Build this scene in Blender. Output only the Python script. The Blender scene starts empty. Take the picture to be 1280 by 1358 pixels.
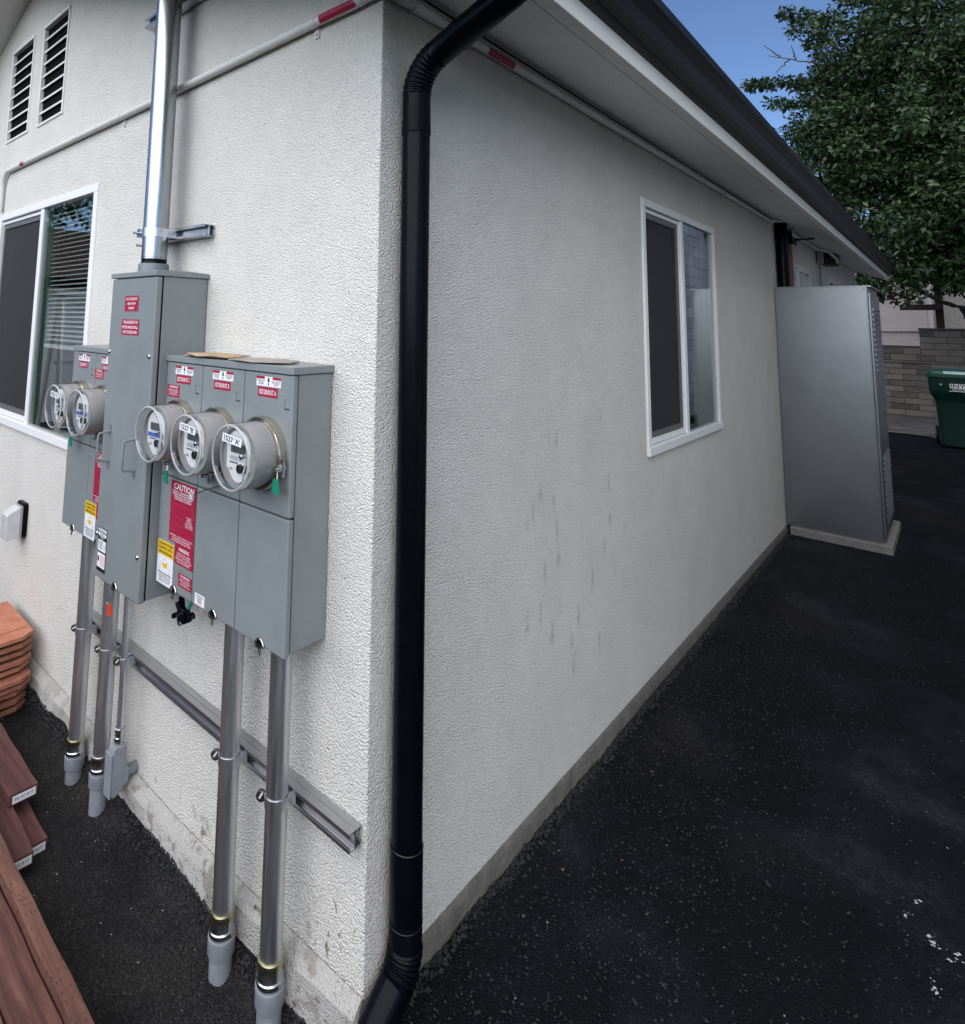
import bpy, bmesh, math, random
import numpy as np
from mathutils import Vector, Matrix
R = math.radians
random.seed(7); rng = np.random.default_rng(7)
sc = bpy.context.scene
COL = sc.collection

# ------------------------------------------------------------------ camera
cam = bpy.data.cameras.new('camera'); camo = bpy.data.objects.new('camera', cam); COL.objects.link(camo)
cam.sensor_fit = 'HORIZONTAL'; cam.sensor_width = 36.0
cam.lens = 36.0 * 812.435 / 1280.0
cam.shift_x = (640 - 495.67) / 1280.0
cam.shift_y = -(679 - 338.436) / 1280.0
cam.clip_start = 0.02; cam.clip_end = 2000
yaw, pit, rol = .7576, .1106, .0209
fw = Vector((-math.sin(yaw) * math.cos(pit), math.cos(yaw) * math.cos(pit), math.sin(pit)))
rt = Vector((math.cos(yaw), math.sin(yaw), 0)); up = rt.cross(fw)
r2 = rt * math.cos(rol) + up * math.sin(rol); u2 = up * math.cos(rol) - rt * math.sin(rol)
m = Matrix((r2, u2, -fw)).transposed().to_4x4(); m.translation = (1.073, -1.150, 1.560)
camo.matrix_world = m
sc.camera = camo

# ------------------------------------------------------------------ light
SUN_EL, SUN_AZ = R(42), R(164)          # azimuth measured from +Y towards +X
world = bpy.data.worlds.new('World'); sc.world = world; world.use_nodes = True
wn = world.node_tree.nodes; wl = world.node_tree.links; wn.clear()
sky = wn.new('ShaderNodeTexSky'); sky.sky_type = 'NISHITA'; sky.sun_disc = False
sky.sun_elevation = SUN_EL; sky.sun_rotation = SUN_AZ; sky.altitude = 1500; sky.air_density = 0.8; sky.dust_density = 0.0; sky.ozone_density = 4.0
bg = wn.new('ShaderNodeBackground'); bg.inputs['Strength'].default_value = 0.05
wo = wn.new('ShaderNodeOutputWorld'); wl.new(sky.outputs[0], bg.inputs[0]); wl.new(bg.outputs[0], wo.inputs[0])
sun = bpy.data.lights.new('sun', 'SUN'); suno = bpy.data.objects.new('sun', sun); COL.objects.link(suno)
sun.energy = 1.5; sun.angle = R(98); sun.color = (1, .962, .905)
sd = Vector((math.sin(SUN_AZ) * math.cos(SUN_EL), math.cos(SUN_AZ) * math.cos(SUN_EL), math.sin(SUN_EL)))
suno.rotation_euler = sd.to_track_quat('Z', 'Y').to_euler()
sc.view_settings.view_transform = 'Standard'; sc.view_settings.look = 'None'
sc.view_settings.exposure = 1.83; sc.view_settings.gamma = 1.0; sc.view_settings.use_curve_mapping = False
sc.render.engine = 'CYCLES'
sc.cycles.use_denoising = True
sc.cycles.max_bounces = 8; sc.cycles.transparent_max_bounces = 16
sc.cycles.caustics_reflective = False; sc.cycles.caustics_refractive = False
sc.cycles.sample_clamp_indirect = 6

# ------------------------------------------------------------------ helpers
class MB:
    """collects geometry for one mesh object"""
    def __init__(s): s.v = []; s.f = []
    def add(s, vs, fs):
        o = len(s.v); s.v += [tuple(p) for p in vs]; s.f += [tuple(i + o for i in f) for f in fs]; return s
    def box(s, x0, x1, y0, y1, z0, z1):
        return s.add([(x0,y0,z0),(x1,y0,z0),(x1,y1,z0),(x0,y1,z0),(x0,y0,z1),(x1,y0,z1),(x1,y1,z1),(x0,y1,z1)],
                     [(0,3,2,1),(4,5,6,7),(0,1,5,4),(1,2,6,5),(2,3,7,6),(3,0,4,7)])
    def cyl(s, p0, p1, r0, n=20, r1=None, caps=True):
        return s.tube([p0, p1], [r0, r0 if r1 is None else r1], n, caps)
    def tube(s, path, r, n=12, caps=True):
        path = [Vector(p) for p in path]
        rr = r if isinstance(r, (list, tuple)) else [r] * len(path)
        T = [(path[min(i + 1, len(path) - 1)] - path[max(i - 1, 0)]).normalized() for i in range(len(path))]
        a = Vector((0, 0, 1)) if abs(T[0].z) < .9 else Vector((1, 0, 0))
        U = (a - T[0] * a.dot(T[0])).normalized(); vs = []
        for i, p in enumerate(path):
            U = (U - T[i] * U.dot(T[i])).normalized(); W = T[i].cross(U)
            for k in range(n):
                t = 2 * math.pi * k / n
                vs.append(p + (U * math.cos(t) + W * math.sin(t)) * rr[i])
        fs = []
        for i in range(len(path) - 1):
            for k in range(n):
                k2 = (k + 1) % n
                fs.append((i * n + k, i * n + k2, (i + 1) * n + k2, (i + 1) * n + k))
        if caps:
            fs.append(tuple(range(n - 1, -1, -1))); fs.append(tuple((len(path) - 1) * n + k for k in range(n)))
        return s.add(vs, fs)
    def lathe(s, prof, org=(0,0,0), axis=(0,0,1), n=32, cap0=False, cap1=False):
        org = Vector(org); A = Vector(axis).normalized()
        a = Vector((0, 0, 1)) if abs(A.z) < .9 else Vector((1, 0, 0))
        U = (a - A * a.dot(A)).normalized(); W = A.cross(U); vs = []; fs = []
        for r, h in prof:
            for k in range(n):
                t = 2 * math.pi * k / n
                vs.append(org + A * h + (U * math.cos(t) + W * math.sin(t)) * r)
        for i in range(len(prof) - 1):
            for k in range(n):
                k2 = (k + 1) % n
                fs.append((i*n+k, i*n+k2, (i+1)*n+k2, (i+1)*n+k))
        if cap0: fs.append(tuple(range(n - 1, -1, -1)))
        if cap1: fs.append(tuple((len(prof) - 1) * n + k for k in range(n)))
        return s.add(vs, fs)
    def prism(s, poly, a0, a1, axis='x'):
        """poly: 2D outline; extruded along axis. x:(y,z) y:(x,z) z:(x,y)"""
        n = len(poly)
        def P(p, a): return {'x': (a, p[0], p[1]), 'y': (p[0], a, p[1]), 'z': (p[0], p[1], a)}[axis]
        vs = [P(p, a0) for p in poly] + [P(p, a1) for p in poly]
        fs = [(i, (i + 1) % n, n + (i + 1) % n, n + i) for i in range(n)] + [tuple(range(n - 1, -1, -1)), tuple(range(n, 2 * n))]
        return s.add(vs, fs)
    def mesh(s, name):
        me = bpy.data.meshes.new(name); me.from_pydata(s.v, [], s.f); me.update(); return me
    def build(s, name, mat, parent=None, smooth=None, bevel=0, recalc=True):
        me = s.mesh(name)
        if recalc:
            bm = bmesh.new(); bm.from_mesh(me); bmesh.ops.recalc_face_normals(bm, faces=bm.faces); bm.to_mesh(me); bm.free()
        return obj(name, me, mat, parent, smooth, bevel)

def obj(name, me, mat=None, parent=None, smooth=None, bevel=0):
    o = bpy.data.objects.new(name, me); COL.objects.link(o)
    if mat is not None and not me.materials: me.materials.append(mat)
    if smooth:
        me.polygons.foreach_set('use_smooth', [True] * len(me.polygons))
        me.set_sharp_from_angle(angle=R(smooth))
    if bevel:
        b = o.modifiers.new('bevel', 'BEVEL'); b.width = bevel; b.segments = 2; b.limit_method = 'ANGLE'; b.angle_limit = R(40)
    if parent is not None:
        o.parent = parent
        o.matrix_parent_inverse = Matrix.Translation(ROOTLOC.get(parent.name, Vector((0, 0, 0)))).inverted()
    return o
ROOTLOC = {}
def tag(o, label, cat, group=None, kind=None):
    if label: o['label'] = label
    if cat: o['category'] = cat
    if group: o['group'] = group
    if kind: o['kind'] = kind
    return o
def thing(name, label, cat, loc=(0,0,0), group=None):
    o = bpy.data.objects.new(name, None); COL.objects.link(o); o.location = loc; o.empty_display_size = .05
    ROOTLOC[o.name] = Vector(loc)
    return tag(o, label, cat, group)
def child_copy(src, parent, loc=None):
    c = src.copy(); COL.objects.link(c); c.parent = parent
    if loc is not None: c.location = loc
    return c

_txt = {}
def text_mesh(body):
    if body in _txt: return _txt[body]
    cu = bpy.data.curves.new('lettering', 'FONT'); cu.body = body; cu.align_x = 'CENTER'; cu.align_y = 'CENTER'
    cu.resolution_u = 2; cu.offset = .018; cu.space_line = .95
    o = bpy.data.objects.new('lettering_source', cu); COL.objects.link(o)
    dg = bpy.context.evaluated_depsgraph_get(); dg.update()
    me = bpy.data.meshes.new_from_object(o.evaluated_get(dg)); bpy.data.objects.remove(o); bpy.data.curves.remove(cu)
    co = np.array([v.co[:] for v in me.vertices]); lo = co.min(0); hi = co.max(0)
    pts = (co - (lo + hi) / 2)[:, :2] / np.maximum((hi - lo)[:2], 1e-6)
    fs = [tuple(p.vertices) for p in me.polygons]; bpy.data.meshes.remove(me)
    _txt[body] = (pts, fs); return _txt[body]
def add_text(mb, body, cx, cz, w, h, y, bold=0, shear=0):
    """text on a face looking to -Y, reading along +X, fitted into w x h"""
    pts, fs = text_mesh(body)
    mb.add([(cx + p[0] * w + shear * p[1] * h, y, cz + p[1] * h) for p in pts], fs)

# ------------------------------------------------------------------ materials
def newmat(name):
    m = bpy.data.materials.new(name); m.use_nodes = True; nt = m.node_tree
    b = nt.nodes['Principled BSDF']; return m, nt, b
def N(nt, t, **kw):
    n = nt.nodes.new(t)
    for k, v in kw.items():
        if k in n.inputs: n.inputs[k].default_value = v
        else: setattr(n, k, v)
    return n
def ramp(nt, stops, fac):
    r = nt.nodes.new('ShaderNodeValToRGB'); e = r.color_ramp.elements
    while len(e) < len(stops): e.new(.5)
    for i, (p, c) in enumerate(stops): e[i].position = p; e[i].color = (c if len(c) == 4 else (*c, 1)) if not isinstance(c, (int, float)) else (c, c, c, 1)
    nt.links.new(fac, r.inputs[0]); return r
def coords(nt, scale=(1,1,1), kind='Object'):
    tc = nt.nodes.new('ShaderNodeTexCoord'); mp = nt.nodes.new('ShaderNodeMapping')
    mp.inputs['Scale'].default_value = scale; nt.links.new(tc.outputs[kind], mp.inputs[0]); return mp.outputs[0]
def plain(name, col, rough=.5, metal=0, spec=.5, var=0.0, vscale=30, bump=0, bscale=200, coat=0):
    m, nt, b = newmat(name)
    b.inputs['Base Color'].default_value = (*col, 1); b.inputs['Roughness'].default_value = rough; b.inputs['Metallic'].default_value = metal
    b.inputs['Specular IOR Level'].default_value = spec; b.inputs['Coat Weight'].default_value = coat
    L = nt.links
    if var:
        v = coords(nt); n = N(nt, 'ShaderNodeTexNoise', Scale=vscale, Detail=6, Roughness=.65); L.new(v, n.inputs['Vector'])
        r = ramp(nt, [(.3, tuple(c * (1 - var) for c in col)), (.7, tuple(min(1, c * (1 + var)) for c in col))], n.outputs[0])
        L.new(r.outputs[0], b.inputs['Base Color'])
        mr = N(nt, 'ShaderNodeMapRange'); mr.inputs['To Min'].default_value = max(.02, rough * (1 - var)); mr.inputs['To Max'].default_value = min(1, rough * (1 + var))
        L.new(n.outputs[0], mr.inputs[0]); L.new(mr.outputs[0], b.inputs['Roughness'])
    if bump:
        v = coords(nt); n = N(nt, 'ShaderNodeTexNoise', Scale=bscale, Detail=3, Roughness=.6); L.new(v, n.inputs['Vector'])
        bp = N(nt, 'ShaderNodeBump', Strength=1.0, Distance=bump); L.new(n.outputs[0], bp.inputs['Height']); L.new(bp.outputs[0], b.inputs['Normal'])
    return m

def stucco(name, col, dist, stains=None, scale=1.0, dabs=False):
    m, nt, b = newmat(name); L = nt.links
    b.inputs['Roughness'].default_value = .93; b.inputs['Specular IOR Level'].default_value = .25
    v = coords(nt)
    wv = N(nt, 'ShaderNodeTexNoise', Scale=260 * scale, Detail=1); L.new(v, wv.inputs['Vector'])
    mv = N(nt, 'ShaderNodeVectorMath', operation='MULTIPLY_ADD'); mv.inputs[1].default_value = (.003, .003, .003); L.new(wv.outputs['Color'], mv.inputs[0]); L.new(v, mv.inputs[2])
    n1 = N(nt, 'ShaderNodeTexNoise', Scale=230 * scale, Detail=2.5, Roughness=.6); L.new(mv.outputs[0], n1.inputs['Vector'])
    n2 = N(nt, 'ShaderNodeTexVoronoi', Scale=190 * scale); n2.feature = 'F1'; L.new(mv.outputs[0], n2.inputs['Vector'])
    r1 = ramp(nt, [(.34, 0), (.64, 1)], n1.outputs[0])
    sp_ = N(nt, 'ShaderNodeSeparateColor'); L.new(n2.outputs['Color'], sp_.inputs[0])
    hh = N(nt, 'ShaderNodeMapRange'); hh.inputs['To Min'].default_value = .35; hh.inputs['To Max'].default_value = 1.15; L.new(sp_.outputs[0], hh.inputs[0])
    inv = N(nt, 'ShaderNodeMath', operation='MULTIPLY_ADD'); inv.inputs[1].default_value = -1.25; L.new(n2.outputs['Distance'], inv.inputs[0]); L.new(hh.outputs[0], inv.inputs[2])
    ml = N(nt, 'ShaderNodeMath', operation='MULTIPLY_ADD'); ml.inputs[1].default_value = .32; L.new(r1.outputs[0], ml.inputs[0]); L.new(inv.outputs[0], ml.inputs[2])
    n3 = N(nt, 'ShaderNodeTexNoise', Scale=6, Detail=5); L.new(v, n3.inputs['Vector'])
    ml2 = N(nt, 'ShaderNodeMath', operation='MULTIPLY_ADD'); ml2.inputs[1].default_value = 2.2; L.new(n3.outputs[0], ml2.inputs[0]); L.new(ml.outputs[0], ml2.inputs[2])
    bp = N(nt, 'ShaderNodeBump', Strength=1.0, Distance=dist); L.new(ml2.outputs[0], bp.inputs['Height']); L.new(bp.outputs[0], b.inputs['Normal'])
    # colour: slight mottling, relief hollows darkened for the shade inside them
    n4 = N(nt, 'ShaderNodeTexNoise', Scale=3.0, Detail=8, Roughness=.7); L.new(v, n4.inputs['Vector'])
    c0 = ramp(nt, [(.3, tuple(c * .93 for c in col)), (.7, tuple(min(1, c * 1.05) for c in col))], n4.outputs[0])
    pit_shade = ramp(nt, [(.27, tuple(c * .5 for c in col)), (.40, (1, 1, 1))], n1.outputs[0])
    mx = N(nt, 'ShaderNodeMix', data_type='RGBA', blend_type='MULTIPLY'); mx.inputs['Factor'].default_value = .8
    L.new(c0.outputs[0], mx.inputs['A']); L.new(pit_shade.outputs[0], mx.inputs['B']); out = mx.outputs['Result']
    for (c, rad, sy, thr, scol) in (stains or []):
        sp = N(nt, 'ShaderNodeVectorMath', operation='SUBTRACT'); sp.inputs[1].default_value = c; L.new(v, sp.inputs[0])
        sm = N(nt, 'ShaderNodeVectorMath', operation='DIVIDE'); sm.inputs[1].default_value = rad; L.new(sp.outputs[0], sm.inputs[0])
        ln = N(nt, 'ShaderNodeVectorMath', operation='LENGTH'); L.new(sm.outputs[0], ln.inputs[0])
        fall = ramp(nt, [(0.25, 1), (1.0, 0)], ln.outputs['Value'])
        mp = N(nt, 'ShaderNodeMapping'); mp.inputs['Scale'].default_value = sy; L.new(v, mp.inputs[0])
        sn = N(nt, 'ShaderNodeTexNoise', Scale=1, Detail=3, Roughness=.55); L.new(mp.outputs[0], sn.inputs['Vector'])
        th = ramp(nt, [(thr, 0), (thr + .09, 1)], sn.outputs[0])
        mm = N(nt, 'ShaderNodeMath', operation='MULTIPLY'); L.new(fall.outputs[0], mm.inputs[0]); L.new(th.outputs[0], mm.inputs[1])
        mx2 = N(nt, 'ShaderNodeMix', data_type='RGBA', blend_type='MIX'); L.new(mm.outputs[0], mx2.inputs['Factor'])
        L.new(out, mx2.inputs['A']); mx2.inputs['B'].default_value = (*scol, 1); out = mx2.outputs['Result']
    if dabs:
        mp = N(nt, 'ShaderNodeMapping'); mp.inputs['Scale'].default_value = (1, 18, 7.0); L.new(v, mp.inputs[0])
        wn_ = N(nt, 'ShaderNodeTexNoise', Scale=28, Detail=5, Roughness=.7); L.new(v, wn_.inputs['Vector'])
        ma = N(nt, 'ShaderNodeVectorMath', operation='MULTIPLY_ADD'); ma.inputs[1].default_value = (.0, .8, 1.0); L.new(wn_.outputs['Color'], ma.inputs[0]); L.new(mp.outputs[0], ma.inputs[2])
        vo = N(nt, 'ShaderNodeTexVoronoi', Scale=1.0); L.new(ma.outputs[0], vo.inputs['Vector'])
        d1 = ramp(nt, [(.04, 1), (.33, 0)], vo.outputs['Distance']); sc_ = N(nt, 'ShaderNodeSeparateColor'); L.new(vo.outputs['Color'], sc_.inputs[0]); k1 = ramp(nt, [(.5, 0), (.72, 1)], sc_.outputs[0])
        sp = N(nt, 'ShaderNodeVectorMath', operation='SUBTRACT'); sp.inputs[1].default_value = (0, 1.12, .72); L.new(v, sp.inputs[0])
        sm = N(nt, 'ShaderNodeVectorMath', operation='DIVIDE'); sm.inputs[1].default_value = (1, .62, .66); L.new(sp.outputs[0], sm.inputs[0]); ln = N(nt, 'ShaderNodeVectorMath', operation='LENGTH'); L.new(sm.outputs[0], ln.inputs[0])
        fl = ramp(nt, [(.55, .62), (1.0, 0)], ln.outputs['Value'])
        q1 = N(nt, 'ShaderNodeMath', operation='MULTIPLY'); L.new(d1.outputs[0], q1.inputs[0]); L.new(k1.outputs[0], q1.inputs[1])
        bn_ = N(nt, 'ShaderNodeTexNoise', Scale=75, Detail=4, Roughness=.7); L.new(v, bn_.inputs['Vector']); br_ = ramp(nt, [(.40, .15), (.56, 1)], bn_.outputs[0]); q0 = N(nt, 'ShaderNodeMath', operation='MULTIPLY'); L.new(q1.outputs[0], q0.inputs[0]); L.new(br_.outputs[0], q0.inputs[1]); q1 = q0
        q2 = N(nt, 'ShaderNodeMath', operation='MULTIPLY'); L.new(q1.outputs[0], q2.inputs[0]); L.new(fl.outputs[0], q2.inputs[1])
        mx3 = N(nt, 'ShaderNodeMix', data_type='RGBA'); L.new(q2.outputs[0], mx3.inputs['Factor']); L.new(out, mx3.inputs['A']); mx3.inputs['B'].default_value = (.25, .24, .22, 1); out = mx3.outputs['Result']
    L.new(out, b.inputs['Base Color'])
    return m

STW = (.795, .773, .722)
M = {}
M['stucco_front'] = stucco('stucco_front', STW, .0034, scale=1.0, stains=[((-.11, 0, .10), (.16, 1, .14), (45, 45, 28), .60, (.16, .12, .08)), ((-.7, 0, -.0), (1.2, 1, .1), (14, 14, 10), .60, (.33, .30, .26))])
M['stucco_side'] = stucco('stucco_side', STW, .0042, [((0, 1.1, .45), (1, 1.0, .5), (14, 14, 4.5), .66, (.52, .50, .47)),
                                              ((0, .7, 1.9), (1, .6, .5), (16, 16, 7), .68, (.50, .49, .46))], dabs=True)
M['stucco_soffit'] = stucco('stucco_soffit', (.86, .85, .82), .0016, scale=.8)
M['stucco_far'] = stucco('stucco_far', (.52, .455, .435), .003, scale=.4)
M['trim_white'] = plain('trim_white', (.74, .73, .70), .55, var=.05, vscale=9, bump=.0006, bscale=60)
M['vinyl'] = plain('vinyl', (.80, .80, .80), .35, var=.03, vscale=12)
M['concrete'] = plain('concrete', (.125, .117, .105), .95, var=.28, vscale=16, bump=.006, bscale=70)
M['plinth'] = stucco('plinth', (.50, .485, .46), .003, [((-.8, 0, -.03), (1.6, 1, .2), (16, 16, 22), .52, (.30, .28, .25)), ((-.3, 0, -.05), (.7, 1, .2), (30, 30, 40), .60, (.16, .14, .11))])
M['slab'] = plain('slab', (.21, .20, .185), .9, var=.2, vscale=12, bump=.002, bscale=120)
M['black_paint'] = plain('black_paint', (.0020, .0025, .0050), .28, spec=.10, var=.15, vscale=18)
M['joint_glint'] = plain('joint_glint', (.012, .013, .017), .3, spec=.3)  # paler than the pipe: a glint put into the colour
M['gutter'] = plain('gutter', (.0032, .0036, .0055), .4, spec=.14, var=.12, vscale=10)
M['box_gray'] = plain('box_gray', (.215, .238, .243), .38, var=.075, vscale=7, spec=.4)
M['box_edge'] = plain('box_edge', (.16, .183, .197), .4, spec=.4)
M['dark_gap'] = plain('dark_gap', (.002, .002, .0024), .9, spec=.1)
def galv(name, col, rough, stretch=(60, 60, 3)):
    m, nt, b = newmat(name); L = nt.links; b.inputs['Metallic'].default_value = 1
    v = coords(nt, stretch); n = N(nt, 'ShaderNodeTexNoise', Scale=1, Detail=5, Roughness=.7); L.new(v, n.inputs['Vector'])
    r = ramp(nt, [(.3, tuple(c * .72 for c in col)), (.7, col)], n.outputs[0]); L.new(r.outputs[0], b.inputs['Base Color'])
    mr = N(nt, 'ShaderNodeMapRange'); mr.inputs['To Min'].default_value = rough * .7; mr.inputs['To Max'].default_value = rough * 1.5; L.new(n.outputs[0], mr.inputs[0]); L.new(mr.outputs[0], b.inputs['Roughness'])
    return m
M['galv'] = galv('galv', (.74, .75, .77), .36)
M['galv_mast'] = galv('galv_mast', (.46, .48, .50), .25, (45, 45, 4))
M['galv_strut'] = galv('galv_strut', (.60, .61, .63), .3, (3, 60, 60))
M['galv_sheet'] = plain('galv_sheet', (.29, .303, .32), .33, metal=.95, var=.06, vscale=5)
M['zinc'] = galv('zinc', (.62, .63, .65), .22, (40, 40, 40))
M['brass'] = galv('brass', (.62, .56, .33), .25, (30, 30, 30))
M['ring_metal'] = galv('ring_metal', (.72, .67, .53), .2, (20, 20, 20))
M['pvc'] = plain('pvc', (.24, .25, .28), .5, var=.12, vscale=40)
M['white_pipe'] = plain('white_pipe', (.66, .65, .63), .5, var=.05, vscale=20)
M['red_label'] = plain('red_label', (.36, .014, .05), .38)
M['white_label'] = plain('white_label', (.80, .80, .82), .4)
M['yellow_label'] = plain('yellow_label', (.78, .50, .015), .4)
M['ink'] = plain('ink', (.012, .012, .014), .5)
M['ink_soft'] = plain('ink_soft', (.16, .16, .17), .5)
M['red_text'] = plain('red_text', (.50, .10, .16), .4)
M['pink_text'] = plain('pink_text', (.75, .55, .60), .4)
M['blue_label'] = plain('blue_label', (.10, .16, .55), .4)
M['meter_gray'] = plain('meter_gray', (.30, .30, .295), .5, var=.06, vscale=25)
M['meter_face'] = plain('meter_face', (.76, .77, .78), .5)
M['display'] = plain('display', (.10, .11, .115), .2)
M['green_tag'] = plain('green_tag', (.02, .24, .16), .3)
M['orange_tag'] = plain('orange_tag', (.55, .06, .03), .4)
M['cardboard'] = plain('cardboard', (.43, .31, .20), .9, var=.12, vscale=30)
M['cardboard_grey'] = plain('cardboard_grey', (.34, .30, .26), .9, var=.12, vscale=30)
M['copper_pipe'] = plain('copper_pipe', (.16, .055, .04), .5, var=.2)
M['bin_green'] = plain('bin_green', (.003, .034, .023), .42, var=.08, vscale=6)
M['bin_lid'] = plain('bin_lid', (.006, .062, .042), .4, var=.08, vscale=6)
M['lid_plate'] = plain('lid_plate', (.34, .46, .43), .5, var=.1)
M['dark_wood'] = plain('dark_wood', (.035, .022, .018), .85, var=.3, vscale=20, bump=.004, bscale=40)
M['fence'] = plain('fence', (.06, .058, .056), .9, var=.2)
M['bark'] = plain('bark', (.055, .042, .034), .95, var=.35, vscale=14, bump=.01, bscale=30)
M['room'] = plain('room', (.20, .20, .19), .9)
M['shingle'] = plain('shingle', (.05, .048, .046), .95, var=.3, vscale=25, bump=.004, bscale=90)
M['blind'] = plain('blind', (.80, .79, .76), .5)
M['green_frame'] = plain('green_frame', (.05, .11, .07), .6)
M['alu'] = plain('alu', (.45, .46, .47), .4, metal=.6)
M['blue_tarp'] = plain('blue_tarp', (.02, .045, .15), .5)
M['roof_tile_dark'] = plain('roof_tile_dark', (.075, .05, .042), .9, var=.3, vscale=20)
M['wire'] = plain('wire', (.02, .02, .02), .6)
M['rim_gray'] = plain('rim_gray', (.40, .405, .405), .12, spec=.8)
M['clear_gray'] = plain('clear_gray', (.55, .56, .56), .22, var=.1)

def glass(name, tint=(1,1,1), boost=1.0, rough=.0, ior=1.5):
    m, nt, b = newmat(name); nt.nodes.remove(b); L = nt.links; out = nt.nodes['Material Output']
    fr = N(nt, 'ShaderNodeFresnel'); gm = N(nt, 'ShaderNodeNewGeometry'); ex = N(nt, 'ShaderNodeMath', operation='MULTIPLY_ADD'); ex.inputs[1].default_value = -2; ex.inputs[2].default_value = 1; L.new(gm.outputs['Backfacing'], ex.inputs[0])
    pw = N(nt, 'ShaderNodeMath', operation='POWER'); pw.inputs[0].default_value = ior; L.new(ex.outputs[0], pw.inputs[1]); L.new(pw.outputs[0], fr.inputs['IOR'])
    mu = N(nt, 'ShaderNodeMath', operation='MULTIPLY'); mu.use_clamp = True; mu.inputs[1].default_value = boost; L.new(fr.outputs[0], mu.inputs[0])
    tr = N(nt, 'ShaderNodeBsdfTransparent'); tr.inputs[0].default_value = (*tint, 1)
    gl = N(nt, 'ShaderNodeBsdfGlossy'); gl.inputs['Roughness'].default_value = rough
    mx = N(nt, 'ShaderNodeMixShader'); L.new(mu.outputs[0], mx.inputs[0]); L.new(tr.outputs[0], mx.inputs[1]); L.new(gl.outputs[0], mx.inputs[2]); L.new(mx.outputs[0], out.inputs[0])
    return m
M['window_glass'] = glass('window_glass', (.84, .88, .87), 1.7, .003)
M['meter_glass'] = glass('meter_glass', (.97, .97, .97), 1.3, .04)
def screen_mat():
    m, nt, b = newmat('insect_screen'); L = nt.links; out = nt.nodes['Material Output']
    b.inputs['Base Color'].default_value = (.035, .036, .04, 1); b.inputs['Roughness'].default_value = .7
    tr = N(nt, 'ShaderNodeBsdfTransparent'); mx = N(nt, 'ShaderNodeMixShader'); mx.inputs[0].default_value = .62
    L.new(tr.outputs[0], mx.inputs[1]); L.new(b.outputs[0], mx.inputs[2]); L.new(mx.outputs[0], out.inputs[0]); return m
M['screen'] = screen_mat()
M['screen_frame'] = plain('screen_frame', (.12, .12, .125), .5)

def asphalt():
    m, nt, b = newmat('asphalt'); L = nt.links; v = coords(nt); b.inputs['Specular IOR Level'].default_value = .16
    n1 = N(nt, 'ShaderNodeTexVoronoi', Scale=200); L.new(v, n1.inputs['Vector'])
    n2 = N(nt, 'ShaderNodeTexNoise', Scale=260, Detail=4, Roughness=.7); L.new(v, n2.inputs['Vector'])
    n3 = N(nt, 'ShaderNodeTexNoise', Scale=1.7, Detail=8, Roughness=.62); L.new(v, n3.inputs['Vector'])
    n5 = N(nt, 'ShaderNodeTexNoise', Scale=.9, Detail=5, Roughness=.6); L.new(v, n5.inputs['Vector'])
    base = ramp(nt, [(.44, (.0012, .0016, .0036)), (.55, (.0070, .0078, .0118)), (.68, (.028, .0295, .0365))], n3.outputs[0])
    brown = ramp(nt, [(.54, 0), (.72, 1)], n5.outputs[0])
    mx = N(nt, 'ShaderNodeMix', data_type='RGBA'); L.new(brown.outputs[0], mx.inputs['Factor']); L.new(base.outputs[0], mx.inputs['A']); mx.inputs['B'].default_value = (.0150, .0118, .0085, 1)
    sx = N(nt, 'ShaderNodeSeparateXYZ'); L.new(v, sx.inputs[0])
    dm = N(nt, 'ShaderNodeMapRange'); dm.inputs['From Min'].default_value = .15; dm.inputs['From Max'].default_value = -.5; L.new(sx.outputs['X'], dm.inputs[0])
    dn = ramp(nt, [(.36, .25), (.6, 1)], n3.outputs[0]); dmm = N(nt, 'ShaderNodeMath', operation='MULTIPLY'); L.new(dm.outputs[0], dmm.inputs[0]); L.new(dn.outputs[0], dmm.inputs[1])
    dx_ = N(nt, 'ShaderNodeMix', data_type='RGBA'); L.new(dmm.outputs[0], dx_.inputs['Factor']); L.new(mx.outputs['Result'], dx_.inputs['A']); dx_.inputs['B'].default_value = (.030, .0285, .027, 1); mx = dx_
    sep = N(nt, 'ShaderNodeSeparateColor'); L.new(n1.outputs['Color'], sep.inputs[0])
    st = ramp(nt, [(.0, .5), (.6, 1.05), (.9, 1.45), (1.0, 2.4)], sep.outputs[0])
    mu = N(nt, 'ShaderNodeMix', data_type='RGBA', blend_type='MULTIPLY'); mu.inputs['Factor'].default_value = 1; L.new(mx.outputs['Result'], mu.inputs['A']); L.new(st.outputs[0], mu.inputs['B'])
    L.new(mu.outputs['Result'], b.inputs['Base Color'])
    rr = ramp(nt, [(.3, .52), (.7, .9)], n3.outputs[0]); L.new(rr.outputs[0], b.inputs['Roughness'])
    iv = N(nt, 'ShaderNodeMath', operation='MULTIPLY_ADD'); iv.inputs[1].default_value = -1.6; L.new(n1.outputs['Distance'], iv.inputs[0]); L.new(n2.outputs[0], iv.inputs[2])
    bp = N(nt, 'ShaderNodeBump', Strength=1.0, Distance=.0034); L.new(iv.outputs[0], bp.inputs['Height']); L.new(bp.outputs[0], b.inputs['Normal'])
    return m
M['asphalt'] = asphalt()
M['grain'] = plain('grain', (.021, .021, .0218), .75, spec=.25, var=.5, vscale=60)
M['fleck'] = plain('fleck', (.30, .29, .27), .9, var=.3, vscale=80)
M['paint_spot'] = plain('paint_spot', (.46, .46, .46), .9, var=.35, vscale=120)
M['leaf_litter'] = plain('leaf_litter', (.17, .12, .07), .9, var=.4, vscale=60)

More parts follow.
